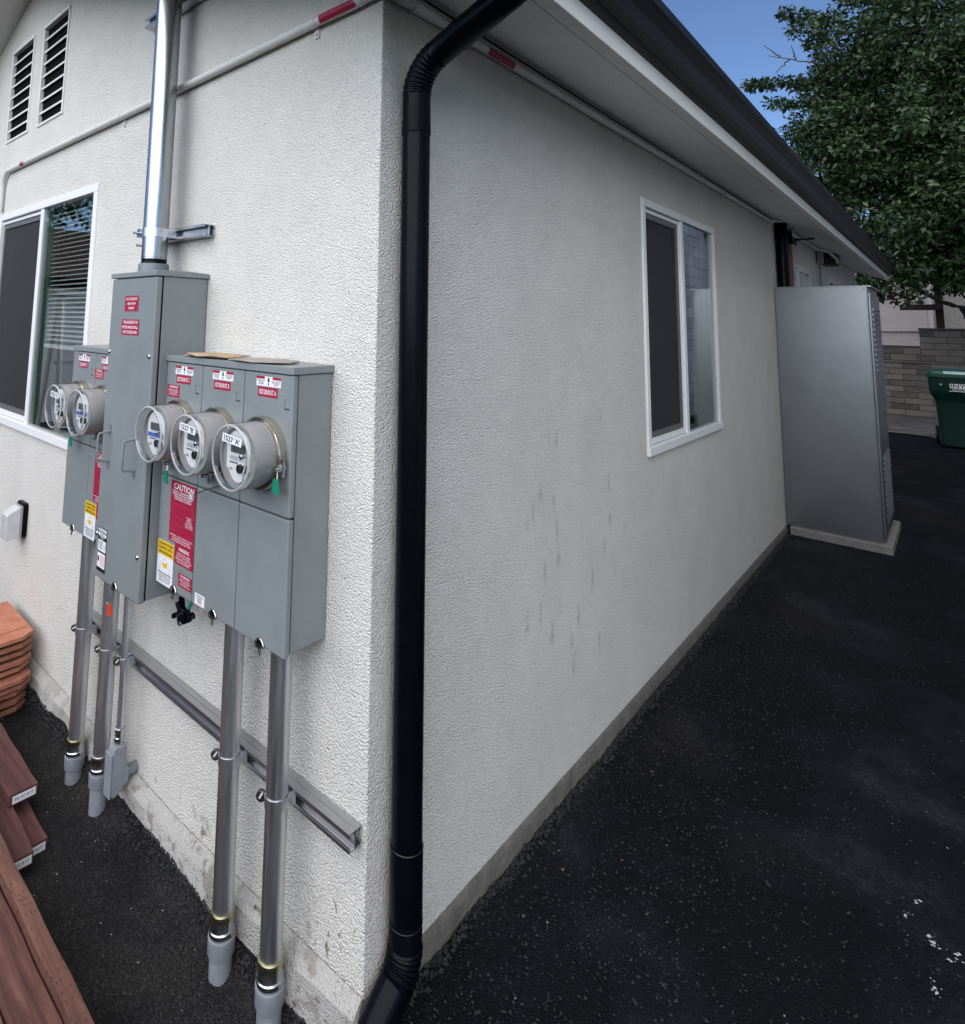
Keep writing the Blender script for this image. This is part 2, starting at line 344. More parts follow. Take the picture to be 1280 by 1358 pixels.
def lumber(name, c0, c1, incised=False):
    m, nt, b = newmat(name); L = nt.links; v = coords(nt, (2.5, 30, 30))
    n = N(nt, 'ShaderNodeTexNoise', Scale=1, Detail=7, Roughness=.65, Distortion=.6); L.new(v, n.inputs['Vector'])
    v2 = coords(nt, (.8, 9, 9)); n2 = N(nt, 'ShaderNodeTexNoise', Scale=1, Detail=4); L.new(v2, n2.inputs['Vector'])
    ad = N(nt, 'ShaderNodeMath', operation='MULTIPLY_ADD'); ad.inputs[1].default_value = .5; L.new(n2.outputs[0], ad.inputs[0]); L.new(n.outputs[0], ad.inputs[2])
    r = ramp(nt, [(.52, tuple(c * .6 for c in c0)), (.68, c0), (.95, c1)], ad.outputs[0]); col = r.outputs[0]; h = n.outputs[0]
    if incised:
        v3 = coords(nt, (38, 150, 150)); br = N(nt, 'ShaderNodeTexVoronoi', Scale=1, Randomness=.5); L.new(v3, br.inputs['Vector'])
        d = ramp(nt, [(.16, 1), (.26, 0)], br.outputs['Distance'])
        mx = N(nt, 'ShaderNodeMix', data_type='RGBA'); L.new(d.outputs[0], mx.inputs['Factor']); L.new(col, mx.inputs['A']); mx.inputs['B'].default_value = (*[c * .35 for c in c0], 1); col = mx.outputs['Result']
    L.new(col, b.inputs['Base Color']); b.inputs['Roughness'].default_value = .8
    bp = N(nt, 'ShaderNodeBump', Strength=1.0, Distance=.0025); L.new(h, bp.inputs['Height']); L.new(bp.outputs[0], b.inputs['Normal'])
    return m
M['lumber_red'] = lumber('lumber_red', (.072, .023, .021), (.135, .050, .044))
M['lumber_brown'] = lumber('lumber_brown', (.105, .044, .030), (.20, .092, .064), True)
M['lumber_face'] = lumber('lumber_face', (.085, .031, .024), (.205, .088, .066))
def terracotta():
    m, nt, b = newmat('terracotta'); L = nt.links; v = coords(nt, kind='Object')
    oi = N(nt, 'ShaderNodeObjectInfo'); n = N(nt, 'ShaderNodeTexNoise', Scale=14, Detail=7, Roughness=.7); L.new(v, n.inputs['Vector'])
    r = ramp(nt, [(.3, (.30, .105, .062)), (.7, (.47, .20, .125))], n.outputs[0])
    r2 = ramp(nt, [(0, (.62, .62, .62)), (1, (1.12, 1.1, 1.05))], oi.outputs['Random'])
    mu = N(nt, 'ShaderNodeMix', data_type='RGBA', blend_type='MULTIPLY'); mu.inputs['Factor'].default_value = 1; L.new(r.outputs[0], mu.inputs['A']); L.new(r2.outputs[0], mu.inputs['B'])
    L.new(mu.outputs['Result'], b.inputs['Base Color']); b.inputs['Roughness'].default_value = .85
    bp = N(nt, 'ShaderNodeBump', Strength=.6, Distance=.002); n2 = N(nt, 'ShaderNodeTexNoise', Scale=90, Detail=3); L.new(v, n2.inputs['Vector']); L.new(n2.outputs[0], bp.inputs['Height']); L.new(bp.outputs[0], b.inputs['Normal'])
    return m
M['terracotta'] = terracotta()
def blockmat(name, c0, c1):
    m, nt, b = newmat(name); L = nt.links; v = coords(nt); oi = N(nt, 'ShaderNodeObjectInfo')
    n = N(nt, 'ShaderNodeTexNoise', Scale=11, Detail=7, Roughness=.7); L.new(v, n.inputs['Vector'])
    ad = N(nt, 'ShaderNodeMath', operation='MULTIPLY_ADD'); ad.inputs[1].default_value = .9; L.new(oi.outputs['Random'], ad.inputs[0]); L.new(n.outputs[0], ad.inputs[2])
    r = ramp(nt, [(.35, c0), (1.25, c1)], ad.outputs[0]); L.new(r.outputs[0], b.inputs['Base Color']); b.inputs['Roughness'].default_value = .95
    bp = N(nt, 'ShaderNodeBump', Strength=1, Distance=.012); L.new(n.outputs[0], bp.inputs['Height']); L.new(bp.outputs[0], b.inputs['Normal']); return m
M['block'] = blockmat('block', (.090, .077, .064), (.29, .255, .215))
M['block_paint'] = blockmat('block_paint', (.52, .53, .60), (.72, .73, .80))
M['mortar_grey'] = plain('mortar_grey', (.16, .16, .165), .95, var=.2)
M['bounce_plaster'] = plain('bounce_plaster', (.88, .86, .80), .9, var=.04, vscale=3)  # bright white, picked so the unseen wing bounces light
M['mortar'] = plain('mortar', (.10, .09, .082), .98, var=.2)
def leafmat(name, c0, c1):
    m, nt, b = newmat(name); L = nt.links; g = N(nt, 'ShaderNodeNewGeometry'); v = coords(nt)
    n = N(nt, 'ShaderNodeTexNoise', Scale=2.0, Detail=3); L.new(v, n.inputs['Vector'])
    ad = N(nt, 'ShaderNodeMath', operation='MULTIPLY_ADD'); ad.inputs[1].default_value = .5; L.new(g.outputs['Random Per Island'], ad.inputs[0]); L.new(n.outputs[0], ad.inputs[2])
    r = ramp(nt, [(.35, c0), (1.05, c1)], ad.outputs[0]); L.new(r.outputs[0], b.inputs['Base Color']); b.inputs['Roughness'].default_value = .45
    b.inputs['Specular IOR Level'].default_value = .45
    out = nt.nodes['Material Output']; tl = N(nt, 'ShaderNodeBsdfTranslucent'); L.new(r.outputs[0], tl.inputs[0]); mx = N(nt, 'ShaderNodeMixShader'); mx.inputs[0].default_value = .14
    L.new(b.outputs[0], mx.inputs[1]); L.new(tl.outputs[0], mx.inputs[2]); L.new(mx.outputs[0], out.inputs[0]); return m
M['leaf'] = leafmat('leaf', (.0045, .0145, .0055), (.042, .078, .025))

# ------------------------------------------------------------------ ground
def smooth(t): t = np.clip(t, 0, 1); return t * t * (3 - 2 * t)
def vnoise(x, y, s, seed=0):
    r = np.random.default_rng(seed).random((64, 64)); u = np.asarray(x) * s; w = np.asarray(y) * s
    i = np.floor(u).astype(int); j = np.floor(w).astype(int); a = smooth(u - i); c = smooth(w - j)
    g = lambda p, q: r[p % 64, q % 64]
    return (g(i, j) * (1 - a) + g(i + 1, j) * a) * (1 - c) + (g(i, j + 1) * (1 - a) + g(i + 1, j + 1) * a) * c
def zg(x, y):
    x = np.asarray(x, float); y = np.asarray(y, float)
    s = smooth((y + np.maximum(x, 0) * 1.2 + .074) / .046)
    z = -.165 + (.078 + .049 * smooth((x + .12) / .14)) * s + .0025 * np.clip(y, 0, 5.5) + .004 * np.clip(y - 5.5, 0, 9)
    near = np.exp(-((x + .6) ** 2 + (y + .1) ** 2) / 6)
    return z + near * ((vnoise(x, y, 7, 1) - .5) * .012 + (vnoise(x, y, 23, 2) - .5) * .006)
def axis_pts(parts):
    a = []
    for s, e, st in parts: a += list(np.arange(s, e, st))
    return np.array(a + [parts[-1][1]])
gx = axis_pts([(-300, -40, 40), (-40, -8, 4), (-8, -2.4, .4), (-2.4, 1.4, .03), (1.4, 4, .3), (4, 40, 4), (40, 300.1, 40)])
gy = axis_pts([(-300, -40, 40), (-40, -6, 4), (-6, -.9, .3), (-.9, 1.5, .03), (1.5, 6, .15), (6, 20, 1), (20, 60, 5), (60, 300.1, 40)])
GX, GY = np.meshgrid(gx, gy); GZ = zg(GX, GY)
nx, ny = len(gx), len(gy)
vs = np.stack([GX.ravel(), GY.ravel(), GZ.ravel()], 1)
idx = np.arange(nx * ny).reshape(ny, nx)
fs = np.stack([idx[:-1, :-1].ravel(), idx[:-1, 1:].ravel(), idx[1:, 1:].ravel(), idx[1:, :-1].ravel()], 1)
me = bpy.data.meshes.new('ground'); me.from_pydata(vs.tolist(), [], fs.tolist())
g = obj('ground', me, M['asphalt'], smooth=60); g['kind'] = 'structure'

# pale dirty concrete strip in front of the far block wall
def sheet(name, poly_fn, mat, xs, ys, dz):
    X, Y = np.meshgrid(xs, ys); v = []; f = []
    for j in range(len(ys)):
        for i in range(len(xs)):
            x, y = poly_fn(xs[i], ys[j], i, j); v.append((x, y, float(zg(x, y)) + dz))
    for j in range(len(ys) - 1):
        for i in range(len(xs) - 1): f.append((j*len(xs)+i, j*len(xs)+i+1, (j+1)*len(xs)+i+1, (j+1)*len(xs)+i))
    me = bpy.data.meshes.new(name); me.from_pydata(v, [], f); o = obj(name, me, mat, smooth=60); o['kind'] = 'structure'; return o
def dirt():
    m, nt, b = newmat('apron'); L = nt.links; v = coords(nt, (1, 3, 1)); n = N(nt, 'ShaderNodeTexNoise', Scale=2.2, Detail=8, Roughness=.72); L.new(v, n.inputs['Vector'])
    r = ramp(nt, [(.34, (.03, .029, .03)), (.5, (.14, .125, .115)), (.7, (.27, .245, .225))], n.outputs[0]); L.new(r.outputs[0], b.inputs['Base Color']); b.inputs['Roughness'].default_value = .95
    bp = N(nt, 'ShaderNodeBump', Strength=1, Distance=.02); L.new(n.outputs[0], bp.inputs['Height']); L.new(bp.outputs[0], b.inputs['Normal']); return m
sheet('concrete_apron', lambda x, y, i, j: (x, y + (.25 * math.sin(3 * x) - .35 * x if j == 0 else 0)), dirt(), np.linspace(-3, 2.3, 24), np.linspace(11.7, 14.6, 8), .012)

# ------------------------------------------------------------------ the house
house = thing('stucco_house', 'white stucco house with black gutter and gable vents', 'house', (-2.9, 5, -.1))
SL = .37; RIDGE = -2.9; ZW = 2.507; YEND = 10.8
def roofz(x): return ZW - SL * x if x >= RIDGE else ZW - SL * RIDGE + SL * (x - RIDGE)
def clip(poly, a, b_, c):   # keep a*u+b*v<=c
    out = []
    for i in range(len(poly)):
        p, q = poly[i], poly[(i + 1) % len(poly)]; dp = a*p[0]+b_*p[1]-c; dq = a*q[0]+b_*q[1]-c
        if dp <= 0: out.append(p)
        if (dp < 0 < dq) or (dq < 0 < dp): t = dp / (dp - dq); out.append((p[0]+t*(q[0]-p[0]), p[1]+t*(q[1]-p[1])))
    return out
def wall_sheet(us, ws, holes, to3, gable):
    """outer + inner skins with openings and reveals. to3(u,w,d) d=depth inward"""
    mb = MB(); us = sorted(set(us + [h[0] for h in holes] + [h[1] for h in holes])); ws = sorted(set(ws + [h[2] for h in holes] + [h[3] for h in holes]))
    for i in range(len(us) - 1):
        for j in range(len(ws) - 1):
            cu, cw = (us[i] + us[i+1]) / 2, (ws[j] + ws[j+1]) / 2
            if any(h[0] < cu < h[1] and h[2] < cw < h[3] for h in holes): continue
            poly = [(us[i], ws[j]), (us[i+1], ws[j]), (us[i+1], ws[j+1]), (us[i], ws[j+1])]
            if gable:
                poly = clip(poly, SL, 1, ZW)                                   # z <= ZW - SL*x
                if len(poly) > 2: poly = clip(poly, -SL, 1, ZW - 2 * SL * RIDGE)
                if len(poly) < 3: continue
            for d in (0, .14): mb.add([to3(p[0], p[1], d) for p in poly], [tuple(range(len(poly)))])
    for a, b, c, d in holes:
        for (p, q) in (((a, c), (b, c)), ((b, c), (b, d)), ((b, d), (a, d)), ((a, d), (a, c))):
            mb.add([to3(*p, 0), to3(*q, 0), to3(*q, .14), to3(*p, .14)], [(0, 1, 2, 3)])
    return mb
LWIN = (-3.215, -1.785, .972, 2.168)      # x0,x1,z0,z1 front window opening
RWIN = (1.872, 3.078, .985, 2.185)        # y0,y1,z0,z1 side window opening
V1 = (-2.69, -2.318, 2.642, 3.232); V2 = (-3.252, -2.862, 2.650, 3.238)
SW1 = (5.93, 6.62, 1.62, 2.20); SW2 = (7.95, 9.0, 1.62, 2.215)
wall_sheet([-5.8, -4.5, -3.5, RIDGE, -2, -1, -.004], [-.05, .5, 1, 1.5, 2, 2.5, 3, 3.7], [LWIN, V1, V2], lambda u, w, d: (u, d, w), True).build('wall', M['stucco_front'], house, recalc=False)
sw = wall_sheet([.004, 1, 2, 3, 4, 5, 6, 8, YEND], [-.05, .5, 1, 1.5, 2, 2.5], [RWIN, SW1, SW2], lambda u, w, d: (-d, u, w), False)
zs = np.linspace(-.05, 2.5, 12)
for j in range(len(zs) - 1):
    for k in range(4):
        a0, a1 = math.pi/2*k/4, math.pi/2*(k+1)/4
        p = lambda a, z: (-.004 + .004*math.sin(a), .004 - .004*math.cos(a), z)
        sw.add([p(a0, zs[j]), p(a1, zs[j]), p(a1, zs[j+1]), p(a0, zs[j+1])], [(0, 1, 2, 3)])
sw.build('wall', M['stucco_side'], house, smooth=50, recalc=False)
mb = MB()   # far end and left side walls, interior floor, ceiling and partition
mb.box(-5.8, -.16, YEND - .15, YEND - .01, -.05, 2.5); mb.box(-5.8, -5.66, .15, YEND - .16, -.05, 2.43)
mb.build('wall', M['stucco_far'], house)
MB().box(-5.65, -.15, .15, YEND - .16, .05, .1).build('floor', M['room'], house)
MB().box(-5.65, -.15, .15, YEND - .16, 2.44, 2.48).build('ceiling', M['room'], house)
MB().box(-5.65, -.15, 3.6, 3.7, .1, 2.44).build('partition', M['room'], house)
# foundation: rough concrete curb proud of the stucco
mb = MB(); xs = np.linspace(-5.8, .0, 150)
for i in range(len(xs) - 1):
    a, b_ = xs[i], xs[i+1]
    def sec(x):
        t = (vnoise(x, 0., 9, 5) - .5) * .012; zt = .022 - .05 * min(1, -x / .8) if x < 0 else .022
        return [(x, -.004, zt + .012), (x, -.022 + t, zt - .006), (x, -.034 + t, zt - .022 + t), (x, -.036 + t, -.32)]
    s0, s1 = sec(a), sec(b_)
    mb.add(s0 + s1, [(k, k + 1, 4 + k + 1, 4 + k) for k in range(3)])
mb.build('foundation', M['plinth'], house, smooth=35)
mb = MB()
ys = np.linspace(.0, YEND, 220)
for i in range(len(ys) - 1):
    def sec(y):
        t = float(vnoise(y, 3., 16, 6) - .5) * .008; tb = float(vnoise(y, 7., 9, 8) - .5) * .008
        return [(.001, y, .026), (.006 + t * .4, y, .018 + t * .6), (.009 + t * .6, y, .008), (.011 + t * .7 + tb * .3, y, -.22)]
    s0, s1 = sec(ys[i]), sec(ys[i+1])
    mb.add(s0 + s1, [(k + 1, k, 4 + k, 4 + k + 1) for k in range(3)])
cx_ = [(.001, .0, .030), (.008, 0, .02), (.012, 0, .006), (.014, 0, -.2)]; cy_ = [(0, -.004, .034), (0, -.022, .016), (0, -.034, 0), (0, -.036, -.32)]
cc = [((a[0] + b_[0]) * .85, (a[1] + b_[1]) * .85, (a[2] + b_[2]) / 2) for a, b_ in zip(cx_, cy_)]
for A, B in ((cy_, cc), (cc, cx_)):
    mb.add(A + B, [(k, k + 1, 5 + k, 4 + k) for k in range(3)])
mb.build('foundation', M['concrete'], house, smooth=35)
# roof, soffit, fascia
def slope_pts(x, off): return (x, roofz(x) + off)
ov = .35
mb = MB()
pr = [slope_pts(.345, .0), slope_pts(RIDGE, 0), slope_pts(-6.15, 0)]
# eave soffit strip (right) and gable rake soffit: underside skin 12 mm thick
mb.add([(.345, -ov, roofz(.345)), (.345, YEND, roofz(.345)), (0.001, YEND, roofz(0)), (0.001, -ov, roofz(0))], [(0, 1, 2, 3)])
mb.add([(0.001, -ov, roofz(0)), (0.001, -.001, roofz(0)), (RIDGE, -.001, roofz(RIDGE)), (RIDGE, -ov, roofz(RIDGE))], [(0, 1, 2, 3)])
mb.add([(RIDGE, -ov, roofz(RIDGE)), (RIDGE, -.001, roofz(RIDGE)), (-6.15, -.001, roofz(-6.15)), (-6.15, -ov, roofz(-6.15))], [(0, 1, 2, 3)])
mb.build('soffit', M['stucco_soffit'], house, recalc=False)
mb = MB(); T0, T1 = .015, .12
out = [(.345, roofz(.345) + T0), (RIDGE, roofz(RIDGE) + T0), (-6.15, roofz(-6.15) + T0), (-6.15, roofz(-6.15) + T1), (RIDGE, roofz(RIDGE) + T1), (.42, roofz(.42) + T1)]
mb.prism(out, -ov, YEND, 'y').build('roof', M['shingle'], house)
MB().box(.3455, .388, -ov - .04, YEND, 2.379, 2.56).build('fascia', M['trim_white'], house, bevel=.003)
mb = MB()
for s in (0, 1):
    xa, xb = ((.345, RIDGE), (RIDGE, -6.15))[s]
    mb.prism([(xa, roofz(xa) - .02), (xb, roofz(xb) - .02), (xb, roofz(xb) + .13), (xa, roofz(xa) + .13)], -ov - .04, -ov - .002, 'y')
mb.build('rake_board', M['trim_white'], house)

def build_window(axis, rect, split, screen_first, name_label=None):
    """sliding window in a wall; axis 'x' = front wall (outward -y), 'y' = side wall (outward +x)"""
    u0, u1, z0, z1 = rect
    def bx(mb, a0, a1, d0, d1, c0, c1):   # d = distance outward from the wall plane
        if axis == 'x': mb.box(a0, a1, -d1, -d0, c0, c1)
        else: mb.box(d0, d1, a0, a1, c0, c1)
        return mb
    W = thing_part('window', house)
    fr = MB(); t = .027
    bx(fr, u0 - .012, u1 + .012, -.03, .010, z1 - t, z1 + .012); bx(fr, u0 - .014, u1 + .014, -.03, .016, z0 - .014, z0 + t)
    bx(fr, u0 - .012, u0 + t, -.03, .010, z0 + t, z1 - t); bx(fr, u1 - t, u1 + .012, -.03, .010, z0 + t, z1 - t)
    fr.build('frame', M['vinyl'], W, bevel=.003)
    bx(MB(), split - .022, split + .022, -.03, .004, z0 + t, z1 - t).build('mullion', M['vinyl'], W, bevel=.003)
    a0, a1 = u0 + t, split - .022
    sash = MB(); s = .018
    bx(sash, a0, a1, -.028, -.004, z1 - t - .024, z1 - t - .006); bx(sash, a0, a1, -.028, -.004, z0 + t + .004, z0 + t + .03)
    bx(sash, a1 - s, a1, -.028, -.004, z0 + t + .03, z1 - t - .024)
    sash.build('sash', M['vinyl'], W, bevel=.002)
    sf = MB(); q = .026; b0, b1, c0, c1 = a0 + .002, a1 - s, z0 + t + .031, z1 - t - .026
    bx(sf, b0, b1, -.024, -.010, c1 - q, c1); bx(sf, b0, b1, -.024, -.010, c0, c0 + q); bx(sf, b0, b0 + q, -.024, -.010, c0 + q, c1 - q); bx(sf, b1 - q, b1, -.024, -.010, c0 + q, c1 - q)
    sf.build('screen_frame', M['screen_frame'], W)
    bx(MB(), b0 + q, b1 - q, -.018, -.0175, c0 + q, c1 - q).build('insect_screen', M['screen'], W)
    bx(MB(), b0, b1, -.034, -.030, c0, c1).build('pane', M['window_glass'], W)
    bx(MB(), split + .022, u1 - t, -.008, -.004, z0 + t, z1 - t).build('pane', M['window_glass'], W)
    return W
def thing_part(name, parent):
    o = bpy.data.objects.new(name, None); COL.objects.link(o); o.parent = parent; o.empty_display_size = .05
    o.matrix_parent_inverse = Matrix.Translation(ROOTLOC[parent.name]).inverted(); return o
W1 = build_window('x', LWIN, -2.495, True)
W2 = build_window('y', RWIN, 2.468, True)
# blinds behind the fixed pane of the front window
for k in range(29):
    z = 2.10 - k * .0235
    MB().add([(-2.42, .035, z), (-1.80, .035, z), (-1.80, .058, z + .006), (-2.42, .058, z + .006), (-2.42, .035, z - .0035), (-1.80, .035, z - .0035), (-1.80, .058, z + .0025), (-2.42, .058, z + .0025)],
             [(0, 1, 2, 3), (7, 6, 5, 4), (0, 4, 5, 1), (1, 5, 6, 2), (2, 6, 7, 3), (3, 7, 4, 0)]).build('blind_slat', M['blind'], W1)
MB().box(-2.44, -1.80, .03, .06, 1.40, 1.418).build('blind_rail', M['blind'], W1)
MB().box(-2.47, -2.415, .03, .06, 1.0, 2.13).build('curtain_edge', M['green_frame'], W1)
MB().box(-2.47, -1.80, .10, .13, 1.0, 1.03).build('inner_sill', M['green_frame'], W1)
# small far windows of the side wall
for (a, b_, c, d) in (SW1, SW2):
    W = thing_part('window', house); mid = (a + b_) / 2; fr = MB(); t = .05
    fr.box(-.05, .012, a - .01, b_ + .01, d - t, d + .015).box(-.05, .012, a - .01, b_ + .01, c - .015, c + t).box(-.05, .012, a - .01, a + t, c + t, d - t).box(-.05, .012, b_ - t, b_ + .01, c + t, d - t)
    fr.build('frame', M['vinyl'], W, bevel=.003); MB().box(-.05, .008, mid - .035, mid + .035, c + t, d - t).build('mullion', M['vinyl'], W)
    for (e, f_) in ((a + t, mid - .035), (mid + .035, b_ - t)): MB().box(-.034, -.03, e, f_, c + t, d - t).build('pane', M['dark_gap'], W)
# gable vents with white louvre slats
for (a, b_, c, d) in (V1, V2):
    W = thing_part('gable_vent', house); fr = MB(); t = .008
    fr.box(a - .006, b_ + .006, -.012, .1, d - t, d + .012).box(a - .006, b_ + .006, -.008, .1, c - .006, c + t).box(a - .006, a + t, -.008, .1, c + t, d - t).box(b_ - t, b_ + .006, -.008, .1, c + t, d - t)
    fr.build('frame', M['trim_white'], W, bevel=.002)
    MB().box(a, b_, .0135, .018, c, d).build('attic_shade_sheet', M['dark_gap'], W)  # black sheet standing in for the shade of the attic
    n = 8; st = (d - c) / n
    for k in range(1, n):
        z = c + k * st
        MB().prism([(.000, z - .006), (.000, z + .006), (.012, z + .008), (.012, z + .002)], a + t, b_ - t, 'x').build('slat', M['trim_white'], W)

# ------------------------------------------------------------------ gutter and downspouts
gut = thing('roof_gutter', 'long black metal gutter along the eave above the driveway', 'gutter', (.44, 5, 2.46))
prof = [(.3895, 2.585), (.3895, 2.458), (.440, 2.456), (.446, 2.480), (.452, 2.500), (.470, 2.522), (.480, 2.532), (.482, 2.560), (.474, 2.566), (.474, 2.558), (.476, 2.536), (.466, 2.526), (.447, 2.503), (.436, 2.461), (.395, 2.463), (.395, 2.585)]
MB().prism(prof, -ov - .03, YEND + .02, 'y').build('trough', M['gutter'], gut, bevel=.001)
MB().prism([(.390, 2.57), (.390, 2.457), (.440, 2.455), (.452, 2.500), (.481, 2.532), (.481, 2.562)], YEND + .02, YEND + .024, 'y').build('end_cap', M['gutter'], gut)
def arc(c, r, a0, a1, n, plane):  # points on an arc
    return [(c[0] + r * math.cos(a0 + (a1 - a0) * k / n) * plane[0][0] + r * math.sin(a0 + (a1 - a0) * k / n) * plane[1][0],
             c[1] + r * math.cos(a0 + (a1 - a0) * k / n) * plane[0][1] + r * math.sin(a0 + (a1 - a0) * k / n) * plane[1][1],
             c[2] + r * math.cos(a0 + (a1 - a0) * k / n) * plane[0][2] + r * math.sin(a0 + (a1 - a0) * k / n) * plane[1][2]) for k in range(n + 1)]
ds = thing('downspout', 'round black downspout running down the house corner from gutter to ground', 'downspout', (.05, .09, -.08))
DX, DY, DR = .050, .088, .0375
MB().tube([(DX, DY, .30), (DX, DY, 2.085)], DR, 40).build('pipe', M['black_paint'], ds, smooth=40)
MB().tube([(DX, DY, .165), (DX, DY, .172), (DX, DY, .325), (DX, DY, .331)], [.0385, .0395, .0395, .0385], 40).build('lower_pipe', M['black_paint'], ds, smooth=40)
# ribbed elbow at the top
mb = MB(); path = []; rr = []
c = (DX + .11, DY, 2.171); n = 44
for k in range(n + 1):
    t = k / n; a = math.pi - t * R(69); path.append((c[0] + .11 * math.cos(a), DY, c[2] + .11 * math.sin(a))); rr.append(.0375 + (.0022 * (0.5 - 0.5 * math.cos(2 * math.pi * t * 9)) if 0 < t < 1 else 0))
e = Vector(path[-1]); d = (Vector(path[-1]) - Vector(path[-2])).normalized()
mb.tube([(DX, DY, 2.065), (DX, DY, 2.068)] + path + [tuple(e + d * .01)], [.0385, .0395] + rr + [.038], 40)
mb.build('elbow', M['black_paint'], ds, smooth=40)
tip = e + d * .245; st = e + d * .005
MB().tube([tuple(st), tuple(st + (tip - st) * .25), tuple(st + (tip - st) * .26), tuple(tip)], [.038, .038, .0392, .0392], 40).build('offset_pipe', M['black_paint'], ds, smooth=40)
mb = MB(); path = [tuple(tip - d * .02)]; rr = [.0385]; q0_, q1_, q2_ = tip, tip + d * .072, Vector((.416, DY, 2.470))
for k in range(25):
    t = k / 24; path.append(tuple(q0_ * (1 - t) ** 2 + q1_ * 2 * t * (1 - t) + q2_ * t * t)); rr.append(.0375 + .002 * (.5 - .5 * math.cos(2 * math.pi * t * 6)))
mb.tube(path, rr, 36).build('outlet_elbow', M['black_paint'], ds, smooth=40)
mb = MB(); path = []; rr = []
c = (DX, DY - .085, .125)
for k in range(n + 1):
    t = k / n; a = -t * R(58); path.append((DX, c[1] + .085 * math.cos(a), c[2] + .085 * math.sin(a))); rr.append(.0388 + (.0032 * (0.5 - 0.5 * math.cos(2 * math.pi * t * 7)) if 0 < t < 1 else 0))
e = Vector(path[-1]); d = (Vector(path[-1]) - Vector(path[-2])).normalized()
mb.tube([(DX, DY, .182), (DX, DY, .180)] + path + [tuple(e + d * .085)], [.0385, .0398] + rr + [.0388], 40, caps=False)
mb.build('shoe_elbow', M['black_paint'], ds, smooth=40)
for z in (2.075, .30):
    MB().box(DX - .046, DX - .004, DY + .02, DY + .044, z - .03, z).build('bracket', M['black_paint'], ds, bevel=.002)
    MB().cyl((DX + .01, DY + .036, z + .006), (DX + .012, DY + .045, z + .006), .004, 10).build('rivet', M['black_paint'], ds)
for zj in (.332, .170, 2.067): MB().lathe([(.0390, -.0014), (.0404, 0), (.0390, .0014)], (DX, DY, zj), n=40).build('joint_glint_ring', M['joint_glint'], ds, smooth=60)  # thin paler rings added to stand for glints at the pipe joints
# far downspout and copper pipe beyond the sheet metal cabinet
fd = thing('downspout', 'second black downspout standing behind the sheet metal cabinet', 'downspout', (.05, 5.0, -.05))
MB().tube([(.048, 4.98, -.04), (.048, 4.98, 2.50)], .045, 20).build('pipe', M['black_paint'], fd, smooth=40)
MB().tube([(.035, 4.98, 1.6), (.035, 4.98, 1.605), (.035, 4.98, 1.63), (.035, 4.98, 1.635)], [.045, .052, .052, .045], 20).build('strap', M['black_paint'], fd)
cp = thing('vent_pipe', 'thin rusty brown pipe running up beside the far black downspout', 'pipe', (.04, 5.35, -.05))
MB().tube([(.04, 5.36, -.04), (.04, 5.36, 2.36)], .022, 14).build('pipe', M['copper_pipe'], cp, smooth=40)
MB().lathe([(.022, 0), (.032, .0), (.032, .06), (.026, .07), (.026, .12), (0.0, .125)], (.04, 5.36, 2.34), n=16).build('cap', M['black_paint'], cp, smooth=40)

# ------------------------------------------------------------------ white surface conduit under the eave
wc = thing('white_conduit', 'white painted conduit running round the house corner below the eave', 'conduit', (0, 0, 2.44))
rC = .0135; zl = 2.445
left = arc((-3.10, -.018, zl - .10), .10, R(178), R(90), 10, ((1, 0, 0), (0, 0, 1)))
corner = arc((-.03, .03, zl), .05, R(-90), R(0), 8, ((1, 0, 0), (0, 1, 0)))
pth = [(-3.20, -.018, 2.2)] + left + [(-2.0, -.018, zl), (-1.0, -.019, zl - .004), (-.08, -.02, zl)] + corner[1:] + [(.02, .12, zl + .004), (.019, 1.6, zl + .008), (.018, 4.75, zl + .022)]
MB().tube(pth, rC, 14).build('pipe', M['white_pipe'], wc, smooth=40)
far = [(.018, 4.75, zl + .022), (.03, 4.86, zl + .045), (.07, 4.98, zl + .05), (.115, 5.08, zl + .045), (.115, 5.22, zl + .03), (.06, 5.40, zl + .02), (.025, 5.55, zl + .02), (.02, 7.1, zl + .03), (.10, 7.32, zl + .02), (.14, 7.45, zl - .05), (.15, 7.5, zl - .09)]
MB().tube(far, .017, 10).build('pipe', M['white_pipe'], wc, smooth=40)
def sleeve(p0, p1, mat, name, r): return MB().tube([p0, p1], r, 16).build(name, mat, wc, smooth=40)
sleeve((-.16, -.0185, zl - .0), (.0 - .055, -.020, zl), M['white_pipe'], 'coupling', .0150)
sleeve((.02, .10, zl + .003), (.02, .20, zl + .005), M['white_pipe'], 'coupling', .0165)
def wrap_label(axis, a0, a1, c, z, r):
    """label bent round the outer half of the pipe"""
    mb = MB(); tx = MB(); n = 10; vs = []
    for k in range(n + 1):
        t = R(-70) + R(150) * k / n
        o, h = math.cos(t) * r, math.sin(t) * r
        for a in (a0, a1): vs.append((a, c - o, z + h) if axis == 'x' else (c + o, a, z + h))
    mb.add(vs, [(2*k, 2*k+1, 2*k+3, 2*k+2) for k in range(n)])
    l = mb.build('warning_label', M['red_label'], wc, smooth=60)
    pts, fs = text_mesh('WARNING: PHOTOVOLTAIC POWER SOURCE'); vs = []
    for p in pts:
        a = (a0 + a1) / 2 + p[0] * abs(a1 - a0) * .92; t = R(38) + p[1] * R(34)
        o, h = math.cos(t) * (r + .0006), math.sin(t) * (r + .0006)
        vs.append((a, c - o, z + h) if axis == 'x' else (c + o, a, z + h))
    tx.add(vs, fs).build('lettering', M['white_label'], l, recalc=False)
wrap_label('x', -.226, -.076, -.0188, zl, .0158)
wrap_label('x', -2.86, -2.80, -.018, zl, .0145)
wrap_label('y', .474, .636, .0195, zl + .005, .0148)
